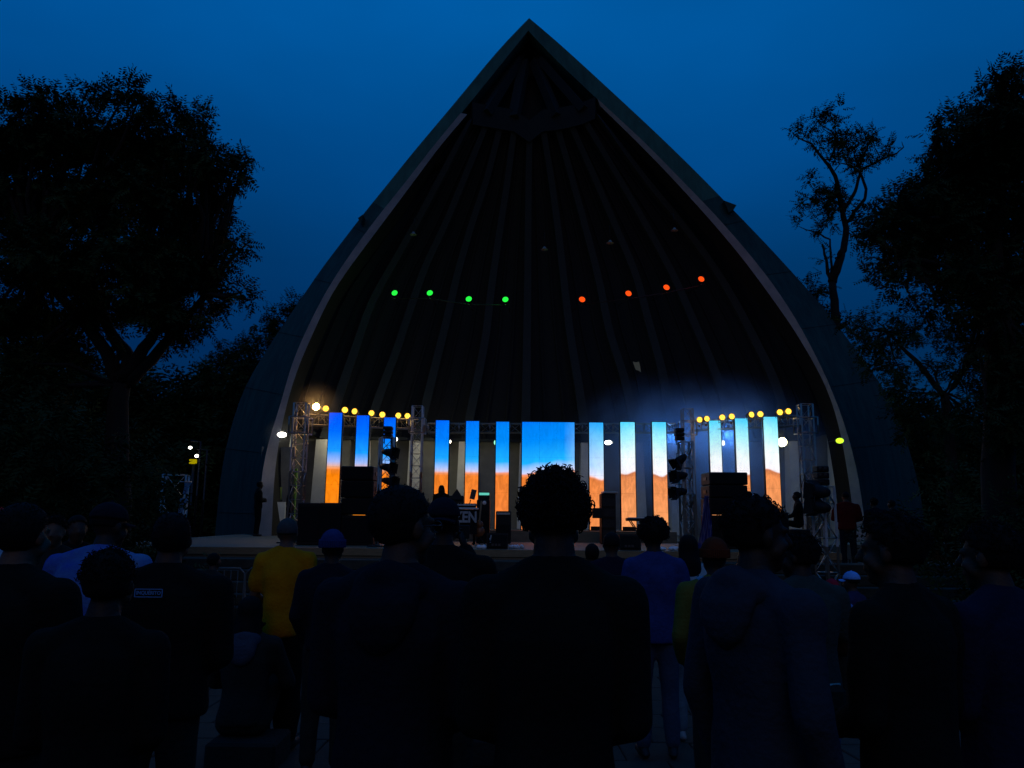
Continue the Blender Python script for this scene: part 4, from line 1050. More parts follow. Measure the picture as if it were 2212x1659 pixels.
tree('large dense tree filling the left side, feathery dark crown above the crowd', [(40, 232, 40), (75, 205, 28), (120, 205, 34), (180, 212, 36), (235, 205, 34), (278, 192, 26), (300, 215, 30), (335, 250, 40), (388, 232, 24), (405, 258, 34), (440, 250, 18), (440, 285, 34), (455, 315, 30), (15, 320, 60), (95, 300, 75), (190, 300, 75), (290, 320, 80), (380, 340, 70), (450, 352, 48), (505, 345, 30), (532, 338, 18), (525, 372, 22), (500, 395, 22), (450, 425, 44), (482, 462, 20), (25, 430, 80), (110, 430, 90), (215, 440, 90), (330, 440, 85), (410, 480, 60), (465, 520, 40), (505, 520, 26), (530, 530, 16), (495, 560, 22), (50, 560, 90), (160, 570, 90), (270, 570, 90), (370, 570, 75), (440, 590, 50), (490, 625, 26), (520, 632, 22), (538, 648, 14), (470, 665, 30), (430, 690, 36), (385, 690, 42), (395, 735, 18), (365, 738, 22), (310, 655, 60), (210, 670, 55), (95, 680, 70), (20, 680, 60), (250, 730, 18), (130, 750, 50), (50, 770, 60), (190, 760, 26), (90, 830, 50), (10, 850, 60)],
     14.5, [(255, 0), (250, 1000), (262, 830)], per_m2=480, lsize=.125, trunk_r=.3, seed=3,
     limbs=[([(262, 835, 0), (280, 780, 0), (240, 720, .3), (210, 640, .5)], .18, .07), ([(262, 835, 0), (300, 770, -.1), (335, 715, -.2), (380, 650, -.3)], .15, .06), ([(262, 840, 0), (330, 775, 0), (390, 700, .2), (440, 640, .4)], .14, .05), ([(262, 835, 0), (230, 760, .1), (130, 640, .4), (80, 560, .6)], .16, .06)])
tree('tree with tiered foliage standing behind the left flank of the shell', [(635, 665, 34), (600, 680, 30), (655, 655, 24), (570, 708, 28), (610, 715, 34), (640, 710, 34), (545, 745, 26), (580, 745, 34), (615, 760, 30), (485, 765, 26), (515, 760, 24), (460, 785, 22), (495, 800, 30), (530, 795, 30), (445, 805, 20), (560, 790, 26), (480, 830, 26), (530, 835, 30), (580, 820, 30)],
     37, [(590, 0), (585, 900)], per_m2=120, lsize=.2, trunk_r=.3, seed=5, limbs=[([(585, 900, 0), (600, 800, 0), (625, 730, 0)], .16, .06), ([(585, 890, 0), (540, 810, 0), (480, 785, 0)], .14, .05)])
# slender half bare tree to the right
lim = [([(1810, 560, 0), (1822, 540, 0), (1828, 493, 0), (1820, 454, 0), (1810, 409, 0), (1804, 380, 0), (1789, 356, 0), (1773, 337, 0), (1754, 311, 0), (1725, 298, 0), (1712, 285, 0)], .16, .015),
       ([(1798, 609, 0), (1811, 570, 0), (1818, 549, 0)], .2, .16),
       ([(1789, 356, 0), (1803, 320, 0), (1805, 295, 0), (1797, 284, 0), (1772, 270, 0), (1762, 255, 0)], .05, .012), ([(1805, 295, 0), (1803, 262, 0), (1812, 238, 0)], .03, .01),
       ([(1822, 452, 0), (1835, 436, 0), (1847, 414, 0), (1855, 385, 0), (1860, 366, 0), (1902, 345, 0), (1937, 332, 0), (1952, 318, 0), (1948, 306, 0)], .09, .012),
       ([(1828, 485, 0), (1844, 459, 0), (1868, 430, 0), (1871, 409, 0), (1863, 385, 0), (1856, 370, 0)], .08, .05), ([(1858, 372, 0), (1838, 358, 0), (1815, 352, 0), (1800, 350, 0)], .045, .012),
       ([(1798, 609, 0), (1795, 560, 0), (1793, 517, 0), (1762, 501, 0), (1740, 496, 0), (1726, 489, 0)], .06, .012), ([(1798, 609, 0), (1788, 590, 0), (1785, 560, 0), (1776, 527, 0)], .1, .04),
       ([(1810, 420, 0), (1785, 428, 0), (1760, 432, 0), (1738, 424, 0)], .04, .01), ([(1860, 366, 0), (1845, 335, 0), (1850, 300, 0), (1875, 285, 0)], .04, .01), ([(1800, 372, 0), (1812, 358, 0), (1812, 340, 0)], .03, .01), ([(1902, 345, 0), (1890, 320, 0), (1885, 290, 0)], .03, .01)]
tree('slender half bare tree with small leaf tufts right of the shell', [(1728, 283, 13), (1738, 287, 12), (1718, 278, 9), (1772, 238, 11), (1762, 258, 13), (1752, 265, 10), (1783, 250, 14), (1790, 244, 10), (1808, 262, 10), (1814, 235, 7), (1808, 290, 16), (1820, 298, 14), (1802, 302, 12), (1832, 296, 12), (1848, 282, 8), (1872, 292, 15), (1888, 288, 14), (1858, 306, 14), (1876, 312, 14), (1770, 308, 13), (1760, 322, 8), (1818, 325, 17), (1808, 340, 16), (1838, 318, 14), (1845, 342, 16), (1862, 336, 17), (1850, 358, 16), (1866, 352, 12), (1906, 327, 15), (1922, 317, 11), (1748, 388, 12), (1760, 386, 8), (1778, 408, 18), (1796, 412, 20), (1790, 426, 18), (1815, 420, 16), (1828, 428, 12), (1758, 424, 14), (1742, 434, 12), (1730, 440, 9), (1786, 446, 16), (1800, 448, 14), (1726, 470, 10), (1741, 473, 10), (1780, 490, 14), (1794, 482, 12), (1762, 494, 8), (1788, 470, 10), (1790, 540, 5), (1775, 560, 5), (1778, 585, 5)],
     31, [(1806, 0), (1808, 800), (1806, 690), (1798, 609)], per_m2=170, lsize=.2, trunk_r=.27, seed=8, limbs=lim, twigs=False, spread=.25, flat=.9)
tree('huge dark tree rising at the right edge, sloping dense crown', [(2172, 152, 26), (2150, 165, 22), (2200, 170, 45), (2140, 195, 28), (2190, 230, 60), (2118, 222, 30), (2095, 245, 32), (2140, 270, 55), (2060, 262, 30), (2030, 280, 28), (2070, 310, 55), (2200, 330, 80), (2130, 350, 80), (2022, 330, 34), (2050, 390, 70), (2012, 400, 38), (1980, 410, 32), (1950, 432, 30), (1990, 450, 55), (1915, 440, 24), (1885, 458, 26), (1930, 470, 42), (2100, 440, 90), (2200, 450, 90), (1865, 485, 26), (1890, 510, 38), (1950, 520, 50), (2040, 500, 80), (1850, 515, 18), (2140, 550, 90), (1905, 560, 32), (1890, 590, 24), (1945, 580, 34), (2010, 580, 42), (2080, 600, 60), (2190, 610, 70), (1912, 620, 20), (1960, 630, 26), (2030, 660, 34), (2120, 660, 50), (2195, 700, 50), (2140, 740, 46), (2200, 770, 56), (2090, 760, 30), (2170, 830, 46), (2210, 860, 56), (2130, 900, 40), (2195, 930, 50)],
     13.5, [(2165, 0), (2160, 900), (2150, 620)], per_m2=420, lsize=.12, mat='leaf2', trunk_r=.32, seed=11,
     limbs=[([(2150, 640, 0), (2080, 520, .2), (1990, 470, .3)], .14, .05), ([(2150, 640, 0), (2150, 480, 0), (2180, 320, 0)], .16, .06), ([(2155, 700, 0), (2060, 620, -.2), (1960, 560, -.2)], .1, .04), ([(2155, 720, 0), (2200, 600, 0), (2230, 500, 0)], .1, .05)])
tree('loose leafy tree low behind the right flank, sky showing through', [(1830, 700, 22), (1860, 705, 26), (1895, 695, 26), (1940, 695, 30), (1870, 735, 34), (1920, 735, 36), (1975, 720, 36), (2020, 690, 30), (1890, 780, 36), (1940, 790, 40), (2060, 730, 40), (2110, 700, 30), (1930, 840, 34), (1990, 850, 40), (2010, 790, 28), (2070, 800, 36), (2130, 780, 34), (2180, 760, 40), (1960, 890, 36), (2030, 910, 40), (2095, 870, 34), (2160, 850, 34), (2205, 830, 34), (2120, 930, 44), (2190, 920, 44), (1980, 950, 40), (2060, 970, 40), (2205, 970, 40)],
     24, [(2060, 0), (2055, 1000), (2040, 850)], per_m2=165, lsize=.17, mat='leaf2', trunk_r=.22, seed=14, limbs=[([(2040, 860, 0), (1980, 780, 0), (1920, 720, 0)], .1, .04), ([(2040, 860, 0), (2100, 780, 0), (2170, 740, 0)], .1, .04)])
tree('low twiggy shrub tree peeping over the right flank of the shell', [(1740, 610, 10), (1752, 620, 12), (1762, 630, 11), (1775, 622, 12), (1785, 620, 10), (1770, 650, 12), (1780, 665, 10), (1790, 680, 10), (1765, 640, 10)], 33, [(1780, 0), (1778, 700)], per_m2=170, lsize=.2, trunk_r=.1, seed=17, spread=.2, name='small_tree')
# bushes under the left tree and dark woodland closing the horizon
def wood(name, xr, Y, hfun, label, seed, dens=60, lsize=.5):
    r_ = random.Random(seed); cs = []; rs = []
    x = xr[0]
    while x < xr[1]:
        h = hfun(x)
        for k in range(int(h / 1.1) + 1):
            cs.append(np.array((x + r_.uniform(-.7, .7), Y + r_.uniform(-2, 2) * (1 if Y > 18 else .4), min(h - .6, .4 + k * 1.1 + r_.uniform(-.3, .3)) - .3))); rs.append(r_.uniform(.9, 1.5))
        x += 1.0
    me = leaf_mesh(name, cs, rs, dens, lsize, M['leaf2'], seed=seed, n_per=9)
    o = link_mesh(name, me, None); tag(o, label, 'woodland', kind='stuff')
def px_h(oy, Y): return P(300, oy, Y).z
wood('woodland', (-46, -12.5), 44, lambda x: px_h(818, 44) + 1.0 * math.sin(x * .7) + .7 * math.sin(x * 1.9), 'dark wooded background behind the left tree', 21)
wood('woodland', (15, 52), 46, lambda x: px_h(900, 46) + 1.2 * math.sin(x * .6), 'dark wooded background behind the right trees', 22)
wood('hedge', (-16, -10.6), 21.5, lambda x: px_h(880, 21.5) + .5 * math.sin(x * 1.3), 'dark hedge mass beneath the large left tree', 23, dens=70, lsize=.22)
wood('hedge', (13.2, 22), 21, lambda x: px_h(985, 21) + .4 * math.sin(x * 1.5), 'dark hedge mass below the right trees', 24, dens=70, lsize=.22)

wood('shrubbery', (-11.5, -5.7), 13.0, lambda x: px_h(850, 13.0) + .4 * math.sin(x * 2.1) - max(0, (x + 6.6)) * 1.6, 'dark tall shrubbery in front of the left tree trunk', 25, dens=150, lsize=.14)
wood('shrubbery', (7.5, 12), 12.6, lambda x: px_h(940, 12.6) + .4 * math.sin(x * 1.7) - max(0, 8.4 - x) * .9, 'dark tall shrubbery in front of the right tree trunk', 26, dens=150, lsize=.14)

# ---------------------------------------------------------------- people
def cloth(name, color, var=.3, scale=9, color2=None, rough=.95):
    k = 'cl_' + name
    if k not in M: M[k] = principled('cloth_' + name, color, rough, var=var, scale=scale, bump=.35, bscale=45, color2=color2, spec=.1)
    return M[k]
def skin(tone):
    k = 'skin_%d' % tone
    if k not in M:
        c = [(.022, .011, .006), (.05, .024, .014), (.11, .055, .033)][tone]; M[k] = principled(k, c, .6, var=.2, scale=14, bump=.15, bscale=90, spec=.25)
    return M[k]
M['hair'] = principled('hair_black', (.006, .005, .005), .75, var=.4, scale=40, spec=.1)
M['hair_grey'] = principled('hair_grey', (.05, .055, .055), .8, var=.4, scale=40, spec=.1)
M['shoe'] = principled('shoe_dark', (.01, .01, .01), .6)
M['shoe_w'] = principled('shoe_white', (.25, .25, .25), .6)

def remesh(mb, voxel, smooth=4, fold=0, seed=0, foldz=9):
    me = mb.mesh('tmp'); o = bpy.data.objects.new('tmp', me); col.objects.link(o)
    m = o.modifiers.new('r', 'REMESH'); m.mode = 'VOXEL'; m.voxel_size = voxel; m.use_smooth_shade = True
    if smooth: sm = o.modifiers.new('s', 'SMOOTH'); sm.factor = .5; sm.iterations = smooth
    dg = bpy.context.evaluated_depsgraph_get(); out = bpy.data.meshes.new_from_object(o.evaluated_get(dg))
    bpy.data.objects.remove(o); bpy.data.meshes.remove(me)
    if fold:
        n = len(out.vertices); co = np.empty(n * 3, np.float32); out.vertices.foreach_get('co', co); co = co.reshape(-1, 3)
        no = np.empty(n * 3, np.float32); out.vertices.foreach_get('normal', no); no = no.reshape(-1, 3)
        r_ = np.random.default_rng(seed); d = np.zeros(n)
        for k in range(7):
            f = r_.normal(size=3) * np.array([11, 11, foldz]); d += np.sin(co @ f + r_.random() * 6.3 + 1.5 * np.sin(co @ (r_.normal(size=3) * 7))) / (1 + k * .25)
        d = np.maximum(d, -.6); co = co + no * (d * fold / 2.2)[:, None]
        out.vertices.foreach_set('co', co.astype(np.float32).ravel()); out.update()
    out.polygons.foreach_set('use_smooth', [True] * len(out.polygons)); return out

def hand_shape(mb, wrist, d, palm_n, s, curl=.5):
    """palm and five fingers: wrist point, direction of the hand, normal of the palm side"""
    d = d.normalized(); pn = (palm_n - d * palm_n.dot(d)).normalized(); sd = d.cross(pn)
    pc = wrist + d * .05 * s
    mb.ell(pc, (.042 * s, .016 * s, .052 * s), 10, 7, Matrix((sd, pn, d)).transposed())
    for k, (off, L) in enumerate(((-.03, .062), (-.01, .072), (.011, .068), (.03, .054))):
        a = wrist + d * .088 * s + sd * off * s; b = a + (d * math.cos(curl * .6) + pn * math.sin(curl * .6)) * L * .5 * s
        c = b + (d * math.cos(curl * 1.5) + pn * math.sin(curl * 1.5)) * L * .55 * s
        mb.cap(a, .0092 * s, b, .0086 * s, 7); mb.cap(b, .0086 * s, c, .007 * s, 7)
    a = wrist + d * .025 * s - sd * .034 * s; b = a + (d * .6 - sd * .6 + pn * .35).normalized() * .04 * s; c = b + (d * .9 - sd * .15 + pn * .35).normalized() * .032 * s
    mb.cap(a, .0115 * s, b, .0105 * s, 7); mb.cap(b, .010 * s, c, .008 * s, 7)

def sphere_shell(c, r, keep, seed=0, noise_a=.0, n=40, m=26, thick=.012, fs=30):
    """closed cap of a noisy ellipsoid: keep(unit direction) says where it stays"""
    c = Vector(c); r = Vector(r); rows = []; mb = MB(); idx = {}; vo = []; vi = []
    def pt(i, k):
        t = math.pi * i / m - math.pi / 2; a = 2 * math.pi * (k % n) / n
        return Vector((math.cos(t) * math.cos(a), math.cos(t) * math.sin(a), math.sin(t)))
    def vid(i, k):
        k %= n; key = (i, k)
        if key not in idx:
            u = pt(i, k); s_ = 1 + noise_a * (mnoise.noise(u * fs / 10 + Vector((seed, 0, 0))) + .5 * mnoise.noise(u * fs / 4 + Vector((0, seed, 0))))
            idx[key] = len(vo); vo.append(c + Vector((u.x * r.x, u.y * r.y, u.z * r.z)) * s_)
            vi.append(c + Vector((u.x * (r.x - thick), u.y * (r.y - thick), u.z * (r.z - thick))))
        return idx[key]
    fs_ = []; cnt = {}
    for i in range(m):
        for k in range(n):
            u = (pt(i, k) + pt(i + 1, k + 1)) / 2
            if keep(u.normalized()):
                f = [vid(i, k), vid(i, k + 1), vid(i + 1, k + 1), vid(i + 1, k)]; fs_.append(f)
                for a, b in zip(f, f[1:] + f[:1]): cnt[(a, b)] = cnt.get((a, b), 0) + 1
    N = len(vo); faces = [tuple(f) for f in fs_] + [tuple(x + N for x in f[::-1]) for f in fs_]
    for (a, b) in list(cnt):
        if (b, a) not in cnt: faces.append((b, a, a + N, b + N))
    mb.add(vo + vi, faces, True); return mb

def curls(c, r, keep, n, seed, cr=.013, tr=.0032, L=.05, jut=.6):
    c = Vector(c); r = Vector(r); rr = random.Random(seed); mb = MB()
    k = 0
    while k < n:
        u = Vector((rr.gauss(0, 1), rr.gauss(0, 1), rr.gauss(0, 1))).normalized()
        if not keep(u): continue
        k += 1
        p = c + Vector((u.x * r.x, u.y * r.y, u.z * r.z)) * rr.uniform(.93, 1.02)
        d = (u * jut + Vector((rr.gauss(0, .55), rr.gauss(0, .55), rr.gauss(0, .55)))).normalized(); a, b = frame_of(d)
        R_ = cr * rr.uniform(.6, 1.35); turns = rr.uniform(1.0, 2.1); ln = L * rr.uniform(.4, 1.2); ph = rr.random() * 6.3
        ns = 11; pts = [p + d * ln * t / ns + (a * math.cos(ph + 6.283 * turns * t / ns) + b * math.sin(ph + 6.283 * turns * t / ns)) * R_ * min(1, .4 + t / ns) for t in range(ns + 1)]
        mb.tube(pts, [tr] * ns + [tr * .4], 4, caps=False)
    return mb

def person(label, ox, oyt, Y, z0=None, face=0, head_turn=0, tilt=0, skin_t=0, shirt=None, trousers=None, sleeves='long', arms='down', hair='short', hairmat='hair',
           hat=None, pose='stand', lean=0, wide=1.0, hood=None, bag=None, shoes='shoe', group='people in the crowd', seat=.42, extra=None, hem=.88, fold=.006, hair_pad=.0, phone=False):
    """face: heading in degrees, 0 looks at the stage; head_turn adds to it"""
    if z0 is None: z0 = gz(Y)
    top = P(ox, oyt, Y); H = top.z - z0 - hair_pad
    sit = pose == 'sit'
    full = 1.75
    s = H / (full if not sit else (seat + .90)) if not sit else (H - seat) / .88
    s = max(.6, min(1.15, s))
    base = Vector((top.x, Y, z0)); t = empty('person', base, label, 'person', group, 0)
    rz = Matrix.Rotation(R(-face), 3, 'Z')
    vox = min(.026, max(.009, Y * .0038))
    w = wide
    hipz = .93 if not sit else seat / s + .10
    lean_m = Matrix.Rotation(R(-lean), 3, 'X')
    def up(v):            # trunk space (z measured from the hip at .93) -> world
        v = Vector(v); q = lean_m @ (v - Vector((0, 0, .93))) + Vector((0, 0, hipz)); return base + rz @ (q * s)
    def lo(v): return base + rz @ (Vector(v) * s)
    def S(x): return x * s
    hm = rz @ lean_m @ Matrix.Rotation(R(-head_turn), 3, 'Z') @ Matrix.Rotation(R(-tilt), 3, 'X')
    neck0, neck1 = up((0, -.015, 1.43)), up((0, .005, 1.56))
    hc = up((0, .02, 1.635))
    def hd(v): return hc + hm @ (Vector(v) * s)
    # ---- joints
    sh = {q: up((q * .188 * w, -.012, 1.418)) for q in (-1, 1)}
    if arms == 'down':
        el = {q: up((q * (.245 * w), -.035, 1.12)) for q in (-1, 1)}; wr = {q: up((q * (.24 * w), .05, .88)) for q in (-1, 1)}
        hdv = {q: up((q * .235 * w, .08, .78)) - wr[q] for q in (-1, 1)}; pn = {q: rz @ Vector((-q, .1, 0)) for q in (-1, 1)}
    elif arms == 'crossed':
        el = {q: up((q * .235 * w, .02, 1.13)) for q in (-1, 1)}; wr = {q: up((-q * .04, .24, 1.15 + .03 * q)) for q in (-1, 1)}
        hdv = {q: rz @ Vector((-q, -.15, .1)) for q in (-1, 1)}; pn = {q: rz @ Vector((0, -1, 0)) for q in (-1, 1)}
    elif arms == 'pockets':
        el = {q: up((q * .238 * w, -.05, 1.14)) for q in (-1, 1)}; wr = {q: up((q * .2 * w, .09, .95)) for q in (-1, 1)}
        hdv = {q: up((q * .15 * w, .13, .88)) - wr[q] for q in (-1, 1)}; pn = {q: rz @ Vector((-q, 0, 0)) for q in (-1, 1)}
    elif arms == 'close':
        el = {q: up((q * .212 * w, .0, 1.13)) for q in (-1, 1)}; wr = {q: up((q * .10, .22, 1.03)) for q in (-1, 1)}
        hdv = {q: rz @ Vector((-q * .7, .7, .1)) for q in (-1, 1)}; pn = {q: rz @ Vector((-q * .3, -.3, -1)) for q in (-1, 1)}
    elif arms == 'film':
        el = {q: up((q * (.25 if q > 0 else .22), .17, 1.26)) for q in (-1, 1)}; wr = {q: up((q * .05 + .02, .33, 1.5)) for q in (-1, 1)}
        hdv = {q: rz @ Vector((-q * .2, .2, 1)) for q in (-1, 1)}; pn = {q: rz @ Vector((-q, .3, 0)) for q in (-1, 1)}
    elif arms == 'front':
        el = {q: up((q * .25 * w, .02, 1.13)) for q in (-1, 1)}; wr = {q: up((q * .07, .27, 1.06)) for q in (-1, 1)}
        hdv = {q: rz @ Vector((-q * .6, .8, 0)) for q in (-1, 1)}; pn = {q: rz @ Vector((-q * .3, 0, -1)) for q in (-1, 1)}
    elif arms == 'knees':
        el = {q: up((q * .27 * w, .12, 1.14)) for q in (-1, 1)}; wr = {q: up((q * .12, .36, 1.08)) for q in (-1, 1)}
        hdv = {q: rz @ Vector((-q * .5, .8, -.2)) for q in (-1, 1)}; pn = {q: rz @ Vector((0, 0, -1)) for q in (-1, 1)}
    if not sit:
        hp = {q: lo((q * .092, 0, .90)) for q in (-1, 1)}; kn = {q: lo((q * .105, .02, .49)) for q in (-1, 1)}; an = {q: lo((q * .11, -.02, .085)) for q in (-1, 1)}
    else:
        hp = {q: lo((q * .10, 0, hipz - .03)) for q in (-1, 1)}; kn = {q: lo((q * .14, .40, hipz + (.03 if seat > .3 else .30))) for q in (-1, 1)}; an = {q: lo((q * .13, .44 if seat > .3 else .50, .09)) for q in (-1, 1)}
    # ---- body, one skin surface
    b = MB()
    tz = [(.84, .12, .09), (.90, .16, .115), (.97, .158, .11), (1.06, .142, .10), (1.14, .14, .10), (1.24, .154, .108), (1.33, .165, .11), (1.41, .155, .09), (1.455, .10, .072), (1.49, .06, .06)]
    b.loft([(up((0, -.006 if z_ > 1.2 else 0, z_)), S(rx * (w if z_ < 1.42 else 1)), S(ry)) for z_, rx, ry in tz], rz @ lean_m)
    b.cap(sh[-1], S(.055), sh[1], S(.055)); b.cap(neck0, S(.066), neck1, S(.055))
    for q in (-1, 1):
        b.cap(up((q * .12 * w, -.015, 1.41)), S(.05), up((q * .03, -.01, 1.50)), S(.045))
        b.cap(sh[q], S(.052), el[q], S(.041)); b.cap(el[q], S(.041), wr[q], S(.028))
        b.cap(hp[q], S(.085), kn[q], S(.058)); b.cap(kn[q], S(.056), an[q], S(.038))
    # head: cranium, face, jaw, brow, nose, ears
    b.ell(hd((0, -.012, .03)), (S(.077), S(.095), S(.088)), 16, 11, hm); b.ell(hd((0, .022, -.03)), (S(.062), S(.072), S(.088)), 16, 11, hm)
    b.ell(hd((0, .055, -.092)), (S(.034), S(.032), S(.026)), 10, 7, hm); b.cap(hd((-.035, .082, .018)), S(.012), hd((.035, .082, .018)), S(.012), 8)
    b.cap(hd((0, .092, .012)), S(.009), hd((0, .112, -.028)), S(.0145), 8); b.cap(hd((-.018, .088, -.062)), S(.008), hd((.018, .088, -.062)), S(.008), 8)
    b.cap(hd((0, .01, -.075)), S(.05), hd((0, -.01, -.14)), S(.052))
    for q in (-1, 1):
        b.ell(hd((q * .078, .0, -.008)), (S(.011), S(.02), S(.032)), 9, 7, hm @ Matrix.Rotation(q * -.35, 3, 'Z'))
        b.cap(hd((q * .05, .066, -.03)), S(.018), hd((q * .052, .04, -.055)), S(.018), 8)
    bm_ = remesh(b, vox * .8, 3)
    body = link_mesh('body', bm_, skin(skin_t)); 
    # hands stay unmerged so the fingers keep apart, then join the body mesh
    hb = MB()
    for q in (-1, 1): hand_shape(hb, wr[q], hdv[q], pn[q], s * 1.0, 1.0 if phone or arms in ('crossed', 'front', 'knees') else .5)
    bmj = bmesh.new(); bmj.from_mesh(bm_); hme = hb.mesh('h'); bmj.from_mesh(hme); bmj.to_mesh(bm_); bmj.free(); bpy.data.meshes.remove(hme)
    bm_.transform(Matrix.Translation(-base)); bm_.polygons.foreach_set('use_smooth', [True] * len(bm_.polygons))
    body.parent = t; ORG[body.name] = base
    def wear(mb, name, mat, parent=t, **kw):
        me = remesh(mb, kw.pop('vox', vox), kw.pop('smooth', 3), **kw)
        me.transform(Matrix.Translation(-base)); return link_mesh(name, me, mat, parent)
    # ---- clothes
    e = .017
    if shirt:
        c = MB(); loose = .016
        tzs = [(hem, .172, .128), (hem + .03, .176, .132), (1.0, .170, .128), (1.07, .160, .121), (1.15, .158, .12), (1.25, .170, .127), (1.33, .180, .128), (1.40, .174, .112), (1.445, .128, .092), (1.48, .085, .078), (1.505, .068, .068)]
        c.loft([(up((0, -.008 if z_ > 1.2 else 0, z_)), S(rx * (w if z_ < 1.42 else 1)), S(ry)) for z_, rx, ry in tzs], rz @ lean_m)
        c.cap(sh[-1], S(.066), sh[1], S(.066)); c.cap(up((0, -.02, 1.45)), S(.078), up((0, -.008, 1.492)), S(.069))
        for q in (-1, 1):
            c.cap(up((q * .15 * w, -.018, 1.425)), S(.062), up((q * .045, -.016, 1.482)), S(.058))
            if sleeves == 'long': c.cap(sh[q], S(.07), el[q], S(.056)); c.cap(el[q], S(.056), el[q].lerp(wr[q], .95), S(.042))
            elif sleeves == 'short': c.cap(sh[q], S(.07), sh[q].lerp(el[q], .68), S(.066))
        wear(c, 'shirt', shirt, fold=fold, seed=int(ox))
    if trousers:
        c = MB(); c.ell(up((0, 0, .93)), (S(.168), S(.125), S(.12)), rm=rz)
        for q in (-1, 1):
            c.cap(hp[q], S(.098), kn[q], S(.074)); c.cap(kn[q], S(.073), an[q] + (kn[q] - an[q]) * .08, S(.062))
        wear(c, 'trousers', trousers, fold=fold, seed=int(ox) + 1)
    for q in (-1, 1):
        f = an[q]; fwd = rz @ Vector((q * .15, 1, 0)).normalized(); g_ = MB()
        z_ = Vector((0, 0, -S(.045)))
        g_.cap(f + z_ - fwd * S(.045), S(.038), f + z_ + fwd * S(.15), S(.034)); g_.cap(f, S(.042), f + z_ + fwd * S(.06), S(.044))
        wear(g_, 'shoe', M[shoes], smooth=2)
    # ---- hair
    hr = (S(.083), S(.104), S(.097)); hcen = hd((0, -.014, .030))
    def finish(mb, name, mat, mrot=True):
        for i, v in enumerate(mb.v): mb.v[i] = v
        return mb.build(name, mat, t)
    inv = hm.transposed()
    def hcap(back=-.72, front=.25):       # where hair grows: top, back and sides, not the face
        def k_(u): return u.z > front * max(0, u.y) * 2.0 + (-.1 if abs(u.x) > .8 and u.y > 0 else 0) if u.y > .15 else u.z > back
        return k_
    def shell_rot(c, r, keep, **kw):
        mb = sphere_shell((0, 0, 0), r, keep, **kw); mb.v = [c + hm @ v for v in mb.v]; return mb
    def curl_rot(c, r, keep, n, seed, **kw):
        mb = curls((0, 0, 0), r, keep, n, seed, **kw); mb.v = [c + hm @ v for v in mb.v]; return mb
    if hair == 'short':
        h_ = shell_rot(hcen, hr, hcap(-.8), noise_a=.045, seed=ox, fs=40).build('hair', M[hairmat], t)
        if Y < 3.6: curl_rot(hcen, hr, hcap(-.72), 800, int(ox), cr=S(.0012), tr=S(.001), L=S(.009), jut=.6).build('loose_strands', M[hairmat], h_)['kind'] = 'stuff'
    elif hair == 'crop':
        shell_rot(hcen, (S(.0805), S(.1005), S(.0935)), hcap(-.4), noise_a=.008, seed=ox, fs=60).build('hair', M[hairmat], t)
    elif hair == 'tousled':
        h_ = shell_rot(hcen, (S(.083), S(.105), S(.099)), hcap(-.68), noise_a=.06, seed=ox, fs=40).build('hair', M[hairmat], t)
        curl_rot(hcen, (S(.083), S(.106), S(.099)), lambda u: u.z > -.1 and (u.y < .3 or u.z > .3), 380, int(ox), cr=S(.006), tr=S(.0016), L=S(.022)).build('loose_curls', M[hairmat], h_)['kind'] = 'stuff'
    elif hair == 'curly':
        r2 = (S(.075), S(.096), S(.089))
        h_ = shell_rot(hcen, r2, hcap(-.62), noise_a=.03, seed=ox, fs=60).build('hair', M[hairmat], t)
        curl_rot(hcen, r2, lambda u: hcap(-.5)(u) and u.z > -.5, 1200, int(ox), cr=S(.0075), tr=S(.0017), L=S(.026), jut=.5).build('loose_curls', M[hairmat], h_)['kind'] = 'stuff'
        # heavier curls over the sides
        curl_rot(hcen + hm @ Vector((0, 0, -S(.005))), (S(.084), S(.095), S(.086)), lambda u: abs(u.x) > .55 and -.6 < u.z < .55, 600, int(ox) + 1, cr=S(.0085), tr=S(.0018), L=S(.022), jut=.45).build('loose_curls', M[hairmat], h_)['kind'] = 'stuff'
    elif hair == 'afro':
        r2 = (S(.118), S(.118), S(.112)); c2 = hcen + hm @ Vector((0, -S(.01), S(.025)))
        h_ = shell_rot(c2, r2, lambda u: u.z > -.62 and not (u.y > .55 and u.z < .1), noise_a=.07, seed=ox, fs=70, thick=.03).build('hair', M[hairmat], t)
        curl_rot(c2, (r2[0] * 1.0, r2[1], r2[2]), lambda u: u.z > -.6 and not (u.y > .6 and u.z < .1), 520, int(ox), cr=S(.007), tr=S(.0024), L=S(.018), jut=.6).build('loose_curls', M[hairmat], h_)['kind'] = 'stuff'
    elif hair == 'long':
        c = MB(); c.ell(hcen, (S(.09), S(.105), S(.10)), rm=hm); c.ell(hd((0, -.06, -.08)), (S(.088), S(.06), S(.12)), rm=hm)
        c.ell(up((0, -.085, 1.45)), (S(.095), S(.045), S(.14)), rm=rz)
        for q in (-1, 1): c.cap(hd((q * .07, -.02, 0)), S(.03), up((q * .085, -.05, 1.42)), S(.03))
        wear(c, 'hair', M[hairmat], fold=.004, seed=int(ox), foldz=2)
